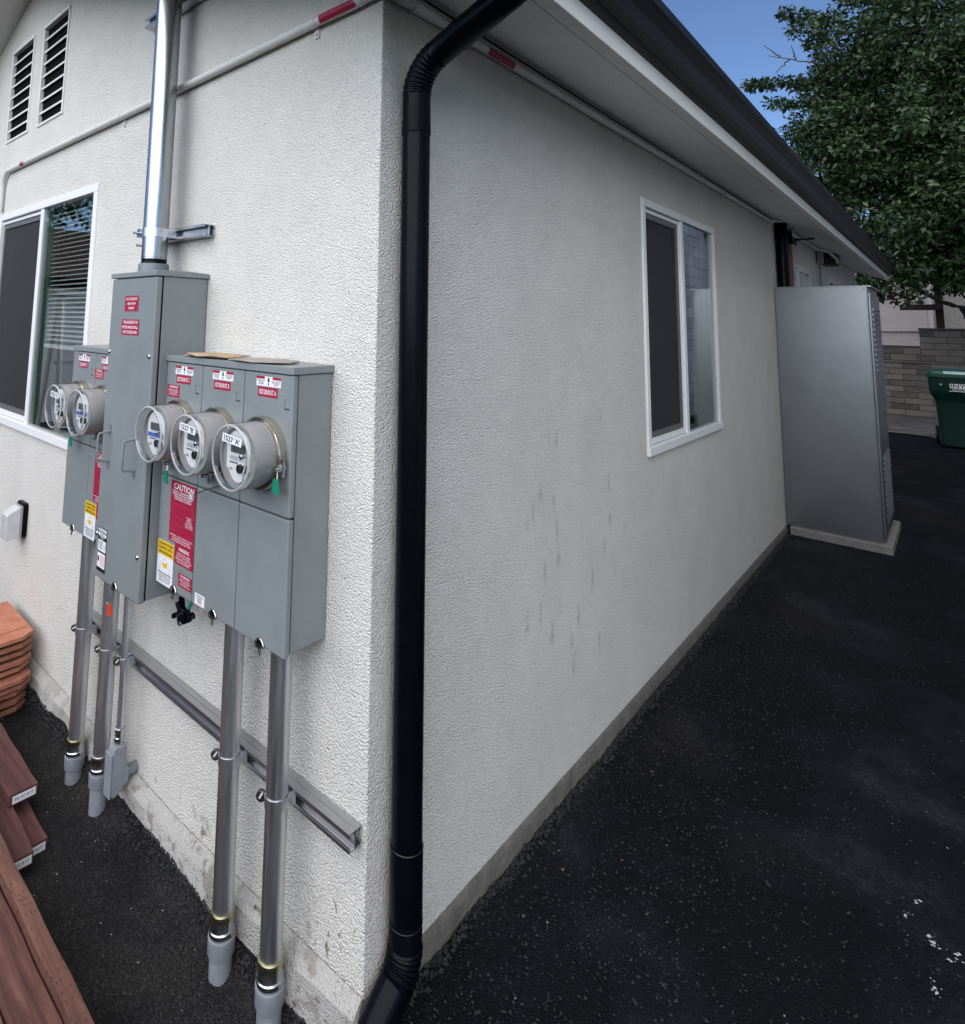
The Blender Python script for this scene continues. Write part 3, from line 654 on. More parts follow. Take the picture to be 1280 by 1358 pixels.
def clipring(p, axis):
    mb = MB()
    if axis == 'x':
        mb.tube([(p[0] - .010, p[1], p[2]), (p[0] + .010, p[1], p[2])], rC + .0022, 14); mb.box(p[0] - .009, p[0] + .009, -.006, 0, p[2] - .042, p[2] - .01); mb.cyl((p[0], -.006, p[2] - .03), (p[0], -.011, p[2] - .03), .005, 8)
    else:
        mb.tube([(p[0], p[1] - .010, p[2]), (p[0], p[1] + .010, p[2])], rC + .0022, 14); mb.box(0, .006, p[1] - .009, p[1] + .009, p[2] - .042, p[2] - .01); mb.cyl((.006, p[1], p[2] - .03), (.011, p[1], p[2] - .03), .005, 8)
    mb.build('strap', M['white_pipe'], wc, smooth=40)
clipring((-.262, -.019, zl), 'x'); clipring((-1.545, -.019, zl - .002), 'x'); clipring((.0195, 1.66, zl + .008), 'y'); clipring((.02, .30, zl + .006), 'y'); clipring((.0185, 3.3, zl + .015), 'y')

# small wall lamp / junction under the far eave
jb = thing('junction_box', 'dark square box on the far wall just under the soffit', 'box', (.1, 7.6, 2.36))
MB().box(.005, .14, 7.42, 7.68, 2.335, 2.50).build('box', M['dark_wood'], jb, bevel=.004); MB().box(.005, .15, 7.70, 7.735, 2.33, 2.50).build('side_panel', M['meter_gray'], jb)
fc = thing('thin_conduit', 'thin grey conduit with small fitting dropping beside the far windows', 'conduit', (.03, 7.2, -.05))
MB().tube([(.03, 7.15, -.05), (.03, 7.15, 2.36)], .011, 10).build('pipe', M['pvc'], fc, smooth=40); MB().box(.008, .06, 7.1, 7.2, 2.32, 2.45).build('fitting', M['meter_gray'], fc, bevel=.006)
hk = thing('soffit_bracket', 'small dark bracket sticking out under the far soffit', 'bracket', (.1, 5.9, 2.47))
MB().box(.004, .16, 5.86, 5.90, 2.435, 2.45).build('arm', M['black_paint'], hk)
MB().box(.0035, .012, 5.85, 5.91, 2.39, 2.46).build('plate', M['black_paint'], hk)

# ------------------------------------------------------------------ electrical cabinets
def sticker(parent, x0, x1, z0, z1, y, mat, texts=(), name='sticker', label=None):
    s = MB().box(x0, x1, y - .0007, y - .0001, z0, z1).build(name, mat, parent)
    if label: s['label'] = label
    by = {}
    for (t, cx, cz, w, h, tm) in texts: by.setdefault(tm, MB()); add_text(by[tm], t, x0 + cx * (x1 - x0), z0 + cz * (z1 - z0), w * (x1 - x0), h * (z1 - z0), y - .0010)
    for tm, mb in by.items(): mb.build('lettering', M[tm], s, recalc=False)
    return s
def panel(parent, name, x0, x1, z0, z1, yb, yf, bevel=.004):
    return MB().box(x0, x1, yf, yb, z0, z1).build(name, M['box_gray'], parent, bevel=bevel)
def latch(parent, x, z, y):
    n = 12; arc_ = [(x - .017 * math.cos(math.pi * k / n), z - .004 + .019 * math.sin(math.pi * k / n)) for k in range(n + 1)]
    MB().prism(arc_, y - .0012, y - .0002, 'y').build('latch_shade', M['dark_gap'], parent)  # raised black half-disc standing in for the shaded recess
    mb = MB().tube([(a, y - .0035, b) for a, b in arc_], .0024, 6)
    mb.box(x - .011, x + .013, y - .008, y - .0015, z - .006, z + .002)
    mb.tube([(x + .004, y - .006, z), (x + .003, y - .009, z - .017), (x + .009, y - .009, z - .021), (x + .012, y - .006, z)], .0015, 6)
    mb.build('latch', M['zinc'], parent, smooth=40)
def meter_cabinet(x0, x1, ncol, label):
    c = thing('meter_cabinet', label, 'meter cabinet', ((x0 + x1) / 2, -.07, .746), 'grey electric meter cabinets')
    yf = -.139; zt, zb = 1.446, .746
    MB().box(x0 + .002, x1 - .004, -.118, -.004, zb + .006, zt - .022).build('case', M['box_gray'], c, bevel=.003)
    MB().box(x0 + .006, x1 - .008, -.1215, -.1181, zb + .004, zt - .024).build('seam', M['dark_gap'], c)
    MB().prism([(0.0, zt), (-.143, zt - .002), (-.143, zt - .021), (0.0, zt - .020)], x0 - .002, x1 + .001, 'x').build('lid', M['box_gray'], c, bevel=.002)
    w = (x1 - x0) / ncol
    for k in range(ncol):
        a, b = x0 + k * w + .002, x0 + (k + 1) * w - .002
        cover = panel(c, 'upper_cover', a, b, 1.0735, zt - .0235, -.122, yf)
        panel(c, 'lower_cover', a, b, zb, 1.0695, -.122, yf)
        latch(c, x0 + k * w + w * .55, zb + .004, yf)
        kx = b - .022; mb = MB()      # knock-out: emboss painted as pale lit edges and a dark shaded top
        mb.box(kx - .010, kx + .010, yf - .0012, yf - .0002, 1.337, 1.3395).box(kx - .010, kx - .009, yf - .0006, yf - .0002, 1.339, 1.362)
        mb.build('emboss_shading', M['zinc'], cover)
        MB().box(kx - .008, kx + .010, yf - .0006, yf - .0002, 1.361, 1.3625).build('emboss_shading', M['ink_soft'], cover)
        wx = a + w * .26
        s = sticker(c, wx, wx + .105, 1.388, 1.4135, yf, M['white_label'], [('DANGER: HIGH VOLTAGE\nSHOCK HAZARD\nTURN OFF POWER', .19, .40, .33, .50, 'ink_soft'), ('PELIGRO: ALTO VOLTAJE\nRIESGO DE DESCARGA\nDESCONECTE', .80, .40, .33, .50, 'ink_soft')], label='white danger sticker with hand pictogram')
        MB().box(wx, wx + .036, yf - .0010, yf - .0005, 1.4065, 1.4135).build('red_bar', M['red_label'], s); MB().box(wx + .070, wx + .105, yf - .0010, yf - .0005, 1.4065, 1.4135).build('red_bar', M['red_label'], s)
        mb = MB(); hx = wx + .053      # hand and bolt pictogram
        mb.box(hx - .004, hx + .004, yf - .0010, yf - .0008, 1.400, 1.407)
        for q in range(3): mb.box(hx - .0035 + q * .0026, hx - .0018 + q * .0026, yf - .0010, yf - .0008, 1.407, 1.411 + (q == 1) * .0015)
        mb.add([(hx, yf - .001, 1.399), (hx + .003, yf - .001, 1.394), (hx, yf - .001, 1.390), (hx - .003, yf - .001, 1.394)], [(0, 1, 2, 3)]); mb.build('pictogram', M['ink'], s)
        yield_label.append((c, wx + .004, k, ncol))
    return c
yield_label = []
cabR = meter_cabinet(-.797, -.151, 3, 'grey three-meter electrical cabinet nearest the house corner')
cabL = meter_cabinet(-1.568, -1.130, 2, 'grey two-meter electrical cabinet left of the tall box, beside the window')
tags_ = {(cabR.name, 0): '1527 DIXON ST. C', (cabR.name, 1): '1527 DIXON ST. B', (cabR.name, 2): '1527 DIXON ST. A', (cabL.name, 0): '1525 DIXON ST. C', (cabL.name, 1): '1525 DIXON ST. A'}
yf = -.139
for (c, wx, k, nc) in yield_label:
    sticker(c, wx + .004, wx + .089, 1.3605, 1.3855, yf, M['red_label'], [(tags_[(c.name, k)], .5, .5, .86, .52, 'white_label')], label='red address plate with white letters')
WARN = 'BREAKER HAS BEEN SIZED\nTO PROTECT PANEL BUSBARS\nDO NOT RELOCATE\nTHIS OVERCURRENT DEVICE'
def warn(c, x0, x1, z0, z1, body=WARN): return sticker(c, x0, x1, z0, z1, yf, M['red_label'], [('WARNING', .5, .84, .72, .17, 'white_label'), (body, .5, .40, .86, .52, 'pink_text')], label='red warning sticker with white print')
warn(cabR, -.7855, -.709, 1.3145, 1.352); warn(cabR, -.657, -.583, .772, .809)
warn(cabL, -1.348, -1.270, 1.328, 1.364)
def caution(c, x0, x1):
    s = sticker(c, x0, x1, .886, 1.066, yf, M['red_label'], [('CAUTION', .52, .915, .80, .105, 'white_label'),
        ('POWER TO THIS BUILDING IS ALSO\nSUPPLIED FROM ROOF MOUNTED\nSOLAR ARRAYS WITH SAFETY\nDISCONNECTS AS SHOWN', .5, .77, .86, .145, 'white_label'),
        ('PV ARRAY\nINVERTER\nMAIN PANEL\nAC DISCONNECT\nUTILITY METER', .78, .40, .34, .18, 'pink_text'),
        ('IMPORTANT: AC DISCONNECT LOCATED\nAT SERVICE PANEL SEE DIAGRAM\nFOR SHUTDOWN OF SOLAR SYSTEM', .5, .075, .90, .11, 'pink_text')], label='tall red caution sticker with site diagram')
    mb = MB(); L = lambda a, b: mb.box(x0 + min(a[0], b[0]) * (x1-x0) - .0004, x0 + max(a[0], b[0]) * (x1-x0) + .0004, yf - .0010, yf - .0008, .886 + min(a[1], b[1]) * .18 - .0004, .886 + max(a[1], b[1]) * .18 + .0004)
    for a, b in (((.12,.62),(.9,.62)), ((.9,.62),(.9,.50)), ((.12,.62),(.12,.2)), ((.25,.30),(.55,.30)), ((.25,.30),(.25,.42)), ((.25,.42),(.55,.42)), ((.55,.42),(.55,.30)), ((.12,.2),(.30,.2)), ((.4,.30),(.4,.22))): L(a, b)
    mb.build('diagram', M['red_text'], s)
    sticker(c, x0 + .040, x1 + .001, .830, .8855, yf, M['red_label'], [('WARNING', .5, .80, .56, .19, 'white_label'), ('ELECTRIC SHOCK HAZARD\nDO NOT TOUCH TERMINALS\nTERMINALS ON LINE AND LOAD\nSIDES MAY BE ENERGIZED', .5, .36, .86, .52, 'pink_text')], label='red shock hazard sticker with white print')
caution(cabR, -.726, -.582); caution(cabL, -1.290, -1.146)
def yellow(c, x0, x1):
    z0, z1 = .750, .877; zm = .834
    s = sticker(c, x0, x1, z0, z1, yf - .0008, M['white_label'], [('WHEN RAPID SHUTDOWN IS\nINITIATED SWITCH OFF\nTO SHUT DOWN SYSTEM\nAND REDUCE SHOCK', .5, .17, .86, .22, 'ink_soft')], label='yellow and white solar shutdown sticker')
    b = MB().box(x0, x1, yf - .0019, yf - .0014, zm, z1).build('yellow_band', M['yellow_label'], s)
    mb = MB()
    for i, t in enumerate(('SOLAR PV SYSTEM', 'EQUIPPED WITH', 'RAPID SHUTDOWN')): add_text(mb, t, (x0 + x1) / 2, z1 - .009 - i * .0125, (x1 - x0) * .84, .0085, yf - .0023)
    mb.build('lettering', M['ink'], s, recalc=False)
    cx = (x0 + x1) / 2; mb = MB()
    for a, b_ in (((-.034, .797), (0, .829)), ((0, .829), (.034, .797)), ((-.028, .797), (-.028, .784)), ((.028, .797), (.028, .784)), ((-.028, .784), (.028, .784))):
        mb.tube([(cx + a[0], yf - .0016, a[1]), (cx + b_[0], yf - .0016, b_[1])], .0005, 4)
    mb.build('house_drawing', M['ink_soft'], s); MB().box(cx - .013, cx + .013, yf - .0022, yf - .0016, .800, .814).build('panel_drawing', M['yellow_label'], s)
yellow(cabR, -.786, -.690); yellow(cabL, -1.346, -1.252)
sticker(cabR, -.562, -.511, .752, .782, yf, M['white_label'], [('SUITABLE FOR USE\nAS SERVICE\nEQUIPMENT\nCAT. NO.', .5, .5, .74, .76, 'ink_soft')], label='small white data sticker near cabinet bottom edge')
# green bonding wire clamp under the right cabinet
bl = thing('ground_clamp', 'black bolted ground clamp dangling on green wire below the right cabinet', 'clamp', (-.66, -.1, .66))
MB().tube([(-.648, -.085, .75), (-.652, -.088, .715), (-.668, -.094, .69)], .006, 10).build('wire', M['green_tag'], bl, smooth=40)
mb = MB()
for (a, b, r) in (((-.70, -.10, .715), (-.695, -.095, .668), .009), ((-.725, -.11, .655), (-.685, -.10, .675), .008), ((-.69, -.10, .68), (-.655, -.09, .665), .011), ((-.675, -.12, .655), (-.675, -.07, .66), .010), ((-.66, -.10, .69), (-.648, -.10, .66), .007), ((-.71, -.105, .70), (-.68, -.10, .655), .010)):
    mb.cyl(a, b, r, 9)
mb.box(-.70, -.66, -.112, -.09, .652, .682); mb.build('clamp_body', M['black_paint'], bl, smooth=30)
mb = MB(); mb.cyl((-.668, -.125, .657), (-.668, -.118, .657), .006, 6); mb.cyl((-.684, -.122, .672), (-.684, -.112, .672), .005, 6); mb.build('bolt', M['zinc'], bl)

# tall main disconnect box
tb = thing('disconnect_box', 'tall grey main service box between the two meter cabinets', 'electrical box', (-.96, -.1, .687))
x0, x1, z0, z1, yt = -1.124, -.797, .687, 1.721, -.192
MB().box(x0 + .004, x1 - .002, -.165, -.004, z0 + .004, z1 - .022).build('case', M['box_gray'], tb, bevel=.003)
MB().box(x0 + .006, x1 - .004, -.1695, -.1651, z0 + .004, z1 - .024).build('seam', M['dark_gap'], tb)
door = panel(tb, 'door', x0, x1, z0, z1 - .024, -.170, yt, .005)
MB().prism([(0, z1 - .004), (-.1, z1), (-.197, z1 - .004), (-.197, z1 - .022), (0, z1 - .021)], x0 - .004, x1 + .004, 'x').build('lid', M['box_gray'], tb, bevel=.0025)
for (x, z) in ((-1.110, 1.442), (-.815, 1.439), (-.814, .823), (-1.110, .826)):
    MB().lathe([(.0, -.006), (.005, -.0055), (.0075, -.003), (.0075, .004)], (x, yt, z), (0, 1, 0), 12).build('screw', M['zinc'], tb, smooth=50)
for hx in (-1.062, -.872):
    MB().tube([(hx, yt + .001, 1.174), (hx - .001, yt - .038, 1.168), (hx - .001, yt - .040, 1.160), (hx - .001, yt - .040, 1.085), (hx, yt - .036, 1.078), (hx, yt + .001, 1.073)], .0042, 8).build('handle', M['box_gray'], door, smooth=40)
    mb = MB(); mb.box(hx - .007, hx + .007, yt - .003, yt, 1.165, 1.196).box(hx - .007, hx + .007, yt - .003, yt, 1.050, 1.080); mb.build('handle_plate', M['box_edge'], door, bevel=.001)
latch(tb, -.952, .694, yt)
sticker(tb, -1.013, -.913, 1.584, 1.636, yt, M['red_label'], [('1521-1527 DIXON ST.', .5, .80, .84, .18, 'white_label'), ('400A 3PH 3W', .5, .49, .62, .17, 'white_label'), ('120/240V', .5, .2, .42, .16, 'white_label')], label='upper red plate with three white lines')
sticker(tb, -1.027, -.900, 1.503, 1.556, yt, M['red_label'], [('THE AGGREGATE OF', .5, .82, .86, .19, 'white_label'), ('METER MAINS SHALL', .5, .5, .9, .19, 'white_label'), ('NOT EXCEED 400A', .5, .19, .82, .19, 'white_label')], label='lower red plate with three white lines')
s = sticker(tb, -1.101, -1.034, .711, .851, yt, M['ink'], name='data_plate', label='narrow black and white data plate')
mb = MB(); a0, a1 = -1.097, -1.038
for (c0, c1) in ((.838, .848), (.824, .834), (.776, .811), (.724, .770)): mb.box(a0, a1, yt - .0012, yt - .0009, c0, c1)
mb.build('white_field', M['white_label'], s)
mb = MB(); xm = (a0 + a1) / 2
add_text(mb, 'METER MAIN', xm, .843, .045, .005, yt - .0015); add_text(mb, 'SERVICE', xm, .829, .034, .006, yt - .0015); add_text(mb, '400A MAX\n120/240V\n3 PHASE', xm - .008, .795, .030, .024, yt - .0015); add_text(mb, 'TYPE\n3R', xm + .02, .792, .012, .012, yt - .0015)
mb.build('lettering', M['ink_soft'], s, recalc=False)
mb = MB(); add_text(mb, 'MAIN SWITCH\nONLY', xm, .8175, .034, .010, yt - .0012); mb.build('lettering', M['white_label'], s, recalc=False)
MB().box(xm - .006, a1 - .003, yt - .0016, yt - .0013, .730, .764).build('pink_field', M['pink_text'], s); MB().box(a0 + .004, a0 + .015, yt - .0016, yt - .0013, .742, .758).build('symbol', M['ink'], s)
# wire seal tag on tall box latch
st_ = thing('seal_tag', 'small orange plastic seal tag hanging below the tall grey box', 'seal', (-.94, -.2, .65))
MB().tube([(-.945, yt - .012, .676), (-.957, yt - .022, .655), (-.944, yt - .02, .640)], .0014, 6).build('wire', M['zinc'], st_)
MB().prism([(-.955, .652), (-.928, .654), (-.917, .628), (-.953, .614)], yt - .023, yt - .019, 'y').build('tag', M['orange_tag'], st_)

# torn cardboard lying on the right cabinet
def card(name, label, pts, z, th, mat, tilt):
    n = len(pts); mb = MB()
    mb.add([(x, y, z + th + tilt * i_) for i_, (x, y) in zip([abs(math.sin(k * 1.7)) for k in range(n)], pts)] + [(x, y, z + tilt * i_) for i_, (x, y) in zip([abs(math.sin(k * 1.7)) for k in range(n)], pts)],
           [tuple(range(n))] + [tuple(range(2 * n - 1, n - 1, -1))] + [(k, n + k, n + (k + 1) % n, (k + 1) % n) for k in range(n)])
    return tag(mb.build(name, mat, None), label, 'cardboard', 'torn cardboard pieces on the meter cabinet')
card('cardboard_piece', 'torn tan cardboard piece on the cabinet top beside the tall box', [(-.70, -.120), (-.66, -.148), (-.60, -.152), (-.53, -.146), (-.47, -.128), (-.45, -.095), (-.47, -.05), (-.55, -.03), (-.64, -.04), (-.71, -.07)], 1.4475, .004, M['cardboard'], .007)
card('cardboard_piece', 'flatter grey-brown cardboard piece at the corner end of the cabinet top', [(-.455, -.135), (-.38, -.152), (-.32, -.148), (-.25, -.128), (-.225, -.09), (-.25, -.04), (-.34, -.02), (-.43, -.05)], 1.4468, .0035, M['cardboard_grey'], .003)
card('cardboard_piece', 'thin dark cardboard scrap at the left end of the cabinet top', [(-.785, -.07), (-.70, -.140), (-.66, -.135), (-.70, -.03), (-.77, -.02)], 1.4466, .0008, M['cardboard_grey'], .0)

# ------------------------------------------------------------------ electric meters
def electric_meter(x, label, tape, blue, clamp_side, tagcol, first={}):
    z = 1.219; y = -.139
    mtr = thing('electric_meter', label, 'electric meter', (x, y, z), 'round glass electric meters')
    o = (x, y, z); ax = (0, -1, 0)
    MB().lathe([(.080, -.002), (.0925, -.001), (.0935, .004), (.0925, .014), (.0935, .020), (.091, .025), (.085, .025), (.083, .018)], o, ax, 48).build('mounting_ring', M['ring_metal'], mtr, smooth=40)
    MB().lathe([(.0805, .004), (.0805, .082), (.079, .0845), (.0705, .0845), (.0705, .078), (0.0, .078)], o, ax, 48).build('body', M['meter_gray'], mtr, smooth=40)
    cov = MB().lathe([(.084, .018), (.0835, .07), (.0835, .098), (.082, .104), (.078, .1075), (.073, .107), (.069, .103), (.060, .1015), (.0, .1015)], o, ax, 48).build('glass_cover', M['meter_glass'], mtr, smooth=40)
    MB().lathe([(.0805, .1035), (.0820, .1055), (.0795, .1082), (.0765, .1078), (.0755, .105)], o, ax, 48).build('glass_rim', M['rim_gray'], cov, smooth=60)
    yp = y - .0785
    face = [(x + .058 * math.sin(t) * (1 if abs(t) < 2.2 else .8), z + .064 * math.cos(t)) for t in np.linspace(-math.pi, math.pi, 30)[:-1]]
    face = [(min(max(a, x - .050), x + .050), b) for a, b in face]
    f = MB().prism(face, yp, yp - .003, 'y').build('face_plate', M['meter_face'], mtr)
    MB().box(x - .030, x + .034, yp - .006, yp - .003, z + .008, z + .030).build('display', M['display'], f, bevel=.001)
    for (dx, dz, r) in ((.012, -.028, .011), (.034, -.026, .010)):
        MB().lathe([(r, 0), (r, .006), (r * .8, .007), (r * .75, .004), (0, .004)], (x + dx, yp - .003, z + dz), ax, 18).build('dial', M['ink'], f, smooth=40)
    MB().lathe([(.007, 0), (.007, .016), (.004, .018), (0, .018)], (x + .033, yp - .003, z + .006), ax, 14).build('optical_port', M['zinc'], f, smooth=40)
    MB().tube([(x + .046, yp - .010, z + .004), (x + .044, yp - .016, z - .030), (x + .036, yp - .012, z - .05)], .0022, 6).build('lead', M['clear_gray'], f)
    mb = MB(); add_text(mb, 'CL200 240V 3W\nTYPE FM2S 30TA', x - .008, z - .006, .056, .010, yp - .0034); add_text(mb, 'kWh', x - .03, z - .034, .016, .007, yp - .0034); mb.build('lettering', M['ink_soft'], f, recalc=False)
    MB().box(x - .036, x + .0, yp - .0036, yp - .0031, z - .019, z - .015).build('barcode', M['ink_soft'], f)
    if blue: MB().box(x - .047, x + .044, yp - .0040, yp - .0034, z - .012, z + .000).build('blue_band', M['blue_label'], f)
    if tape:
        t = MB().prism([(x - .043, z + .036), (x + .040, z + .030), (x + .044, z + .050), (x - .040, z + .057)], y - .1030, y - .1022, 'y').build('tape', M['white_label'], mtr)
        mb = MB(); pts, fs = text_mesh(tape); mb.add([(x + p[0] * .068, y - .1034, z + .0435 + p[1] * .014 - p[0] * .0055) for p in pts], fs); mb.build('lettering', M['ink'], t, recalc=False)
    # ring screw with wire seal
    a = R(clamp_side); cx_, cz_ = x + .098 * math.cos(a), z + .098 * math.sin(a)
    mb = MB(); mb.cyl((cx_, y - .014, cz_ - .022), (cx_, y - .014, cz_ + .022), .0065, 12); mb.box(cx_ - .012, cx_ + .004, y - .032, y - .006, cz_ - .006, cz_ + .006); mb.cyl((cx_ + .001, y - .022, cz_), (cx_ + .001, y - .040, cz_), .0055, 10)
    mb.build('ring_screw', M['zinc'], mtr, smooth=40)
    if tagcol:
        MB().tube([(cx_, y - .03, cz_ - .004), (cx_ + .004, y - .034, cz_ - .022)], .001, 5).build('seal_wire', M['zinc'], mtr)
        MB().prism([(cx_ - .008, cz_ - .022), (cx_ + .010, cz_ - .020), (cx_ + .014, cz_ - .058), (cx_ - .013, cz_ - .056)], y - .037, y - .033, 'y').build('seal_tag', M[tagcol], mtr)
    return mtr
w = (-.151 + .797) / 3
electric_meter(-.262, 'electric meter marked 1527 A, nearest the house corner', "1527 'A'", False, -14, 'green_tag')
electric_meter(-.476, "electric meter marked 1527 B, middle of the right cabinet", "1527 'B'", False, -100, None)
electric_meter(-.690, 'blue-banded electric meter on the right cabinet next to the tall box', None, True, -98, 'green_tag')
electric_meter(-1.240, 'blue-banded electric meter partly hidden behind the tall box', None, True, -80, None)
electric_meter(-1.455, 'leftmost electric meter in front of the window, with white tape', '1525 C', False, -85, 'green_tag')
# loose seal wire hanging under the middle meter
sw_ = thing('seal_wire', 'thin wire seal sticking out below the middle meter', 'wire', (-.5, -.15, 1.08))
MB().tube([(-.462, -.142, 1.095), (-.500, -.165, 1.080), (-.535, -.18, 1.062)], .0018, 6).build('wire', M['zinc'], sw_); MB().box(-.546, -.530, -.184, -.178, 1.052, 1.064).build('crimp', M['clear_gray'], sw_)

# ------------------------------------------------------------------ strut channels, conduits
def strut(x0, x1, zb, label, name='strut_channel'):
    t = .0026; h = .0413; lip = .0095; mb = MB()
    def C_(y0, y1, s_):     # y0 web plane, y1 lips plane
        o = [(y0, zb), (y1, zb), (y1, zb + lip), (y1 - s_ * .006, zb + lip), (y1 - s_ * .006, zb + lip - t), (y1 - s_ * t, zb + lip - t), (y1 - s_ * t, zb + t), (y0 + s_ * t, zb + t), (y0 + s_ * t, zb + h - t), (y1 - s_ * t, zb + h - t), (y1 - s_ * t, zb + h - lip + t), (y1 - s_ * .006, zb + h - lip + t), (y1 - s_ * .006, zb + h - lip), (y1, zb + h - lip), (y1, zb + h), (y0, zb + h)]
        mb.prism(o, x0, x1, 'x')
    C_(-.0232, -.0440, -1); C_(-.0226, -.0030, 1)
    return tag(mb.build(name, M['galv_strut'], None, bevel=.0009), label, 'strut', 'galvanised strut channels')
strut(-1.56, -.012, .346, 'long galvanised strut channel low on the wall behind the conduits')
strut(-1.13, -.775, 1.846, 'short galvanised strut beside the mast above the tall box')
strut(-1.32, -.62, 2.765, 'high galvanised strut behind the mast near the roof')
def band(parent, x, y, z, r, bolt_dir):
    mb = MB().lathe([(r + .0004, -.0125), (r + .0022, -.0125), (r + .0022, .0125), (r + .0004, .0125)], (x, y, z), n=28)
    mb.box(x + r * .7, x + r * .7 + .012, y, -.040, z - .0125, z + .0125)
    mb.box(x - r * .7 - .010, x - r * .7 + .002, y, -.040, z - .0125, z + .0125)
    b = mb.build('clamp', M['galv'], parent, smooth=40)
    dx, dy = bolt_dir; p = Vector((x + dx * r, y + dy * r, z)); d = Vector((dx, dy, 0)).normalized(); s = Vector((-d.y, d.x, 0))
    mb = MB()
    for q in (-.0045, .0045):
        c = p + d * .012 + s * q
        mb.lathe([(.013, -.0012), (.013, .0012)], c, s, 14, True, True)
    mb.cyl(p + d * .012 - s * .016, p + d * .012 + s * .016, .0036, 8); mb.lathe([(.007, -.003), (.007, .003)], p + d * .012 - s * .009, s, 6, True, True)
    mb.build('bolt', M['zinc'], b, smooth=40)
def conduit(x, ztop, zgold, zground, label, gold='brass'):
    y = -.076; r = .0282
    c = thing('metal_conduit', label, 'conduit', (x, y, zground), 'galvanised conduits rising from the ground')
    MB().cyl((x, y, zgold - .02), (x, y, ztop), r, 36).build('pipe', M['galv'], c, smooth=40)
    MB().lathe([(r, 0), (.037, 0), (.037, -.010), (.034, -.012), (.034, -.022), (r, -.022)], (x, y, ztop + .002), n=32).build('locknut', M['brass'], c, smooth=40)
    z = zgold
    MB().lathe([(r, .004), (.0318, .003), (.0325, -.002), (.0325, -.009), (.0312, -.011)], (x, y, z), n=36).build('gland_ring', M[gold], c, smooth=40)
    MB().lathe([(.0312, -.011), (.0312, -.034), (.0322, -.036), (.0342, -.038), (.0342, -.048), (.0325, -.050), (.0318, -.056)], (x, y, z), n=36).build('connector', M['zinc'], c, smooth=40)
    MB().lathe([(.0318, -.054), (.0362, -.055), (.0368, -.066), (.0362, -.068), (.0362, -.094), (.0352, -.097), (.0305, -.097)], (x, y, z), n=36).build('adapter', M['pvc'], c, smooth=40)
    MB().cyl((x, y, zground - .06), (x, y, z - .092), .0302, 36).build('plastic_pipe', M['pvc'], c, smooth=40)
    band(c, x, y, .367 if x > -2 else .36, r, (-.9, -.5))
    return c
conduit(-1.437, .748, -.020, -.17, 'galvanised conduit farthest left, rising into the two-meter cabinet')
conduit(-1.222, .748, .022, -.165, 'galvanised conduit second from left, under the tall box', 'zinc')
conduit(-.449, .748, -.010, -.165, 'galvanised conduit under the middle of the three-meter cabinet')
conduit(-.240, .748, .012, -.165, 'galvanised conduit nearest the house corner')
# thin conduit with pull elbow turning into the wall
c3 = thing('thin_conduit', 'thin galvanised conduit with grey pull elbow turning into the wall base', 'conduit', (-1.11, -.076, -.05))
X3, Y3 = -1.110, -.068
MB().cyl((X3, Y3, .13), (X3, Y3, .70), .0118, 20).build('pipe', M['galv'], c3, smooth=40)
MB().lathe([(.0118, .155), (.0165, .153), (.0165, .143), (.0145, .141), (.0145, .128), (.018, .126), (.018, .116), (.0145, .112), (.0145, .10)], (X3, Y3, 0), n=20).build('connector', M['zinc'], c3, smooth=40)
mb = MB(); prof3 = [(.015, .105), (.019, .10), (.021, .08), (.022, -.04), (.020, -.058), (.010, -.07)]
sec = []
for k in range(2):
    pass
outl = [(-.024, .105), (.018, .105), (.022, .09), (.022, .028), (.034, .022), (.034, -.022), (.022, -.028), (-.010, -.055), (-.022, -.055), (-.029, -.045), (-.030, .08)]
mb.prism([(Y3 + a, b) for a, b in outl], X3 - .021, X3 + .021, 'x'); mb.build('pull_elbow', M['pvc'], c3, bevel=.006)
MB().box(X3 - .024, X3 + .024, Y3 - .036, Y3 - .029, -.050, .088).build('elbow_cover', M['pvc'], c3, bevel=.004)
MB().tube([(X3, Y3 + .030, .0), (X3, .02, .0)], .0185, 20).build('wall_stub', M['box_edge'], c3, smooth=40)
band(c3, X3, Y3, .367, .0118, (-.75, -.66))
# service mast
ms = thing('service_mast', 'thick galvanised service mast rising from the tall grey box', 'mast', (-1.013, -.096, 1.72))
MX, MY, MR = -1.013, -.096, .0445
MB().cyl((MX, MY, 1.772), (MX, MY, 3.6), MR, 48).build('pipe', M['galv_mast'], ms, smooth=40)
MB().lathe([(MR + .001, 1.752), (.044, 1.754), (.044, 1.776), (MR + .0006, 1.778)], (MX, MY, 0), n=48).build('gasket', M['black_paint'], ms, smooth=40)
MB().lathe([(.053, 1.715), (.053, 1.748), (.0505, 1.755), (MR, 1.756)], (MX, MY, 0), n=48).build('hub', M['box_edge'], ms, smooth=40)
for zc in (1.867,):
    b = MB().lathe([(MR + .0004, -.016), (MR + .0022, -.016), (MR + .0022, .016), (MR + .0004, .016)], (MX, MY, zc), n=40).build('clamp', M['galv'], ms, smooth=40)
    MB().box(MX + .030, MX + .046, MY + .02, -.040, zc - .016, zc + .016).build('clamp_leg', M['galv'], b, bevel=.001)
    mb = MB()
    for q in (-.006, .006): mb.lathe([(.017, -.0014), (.017, .0014)], (MX - .048, MY - .034 + q, zc), (0, 1, 0), 16, True, True)
    mb.cyl((MX - .048, MY - .060, zc), (MX - .048, MY - .02, zc), .0045, 8); mb.cyl((MX - .040, MY - .05, zc - .045), (MX - .040, MY - .03, zc - .045), .0045, 8)
    mb.build('bolt', M['zinc'], b, smooth=40)

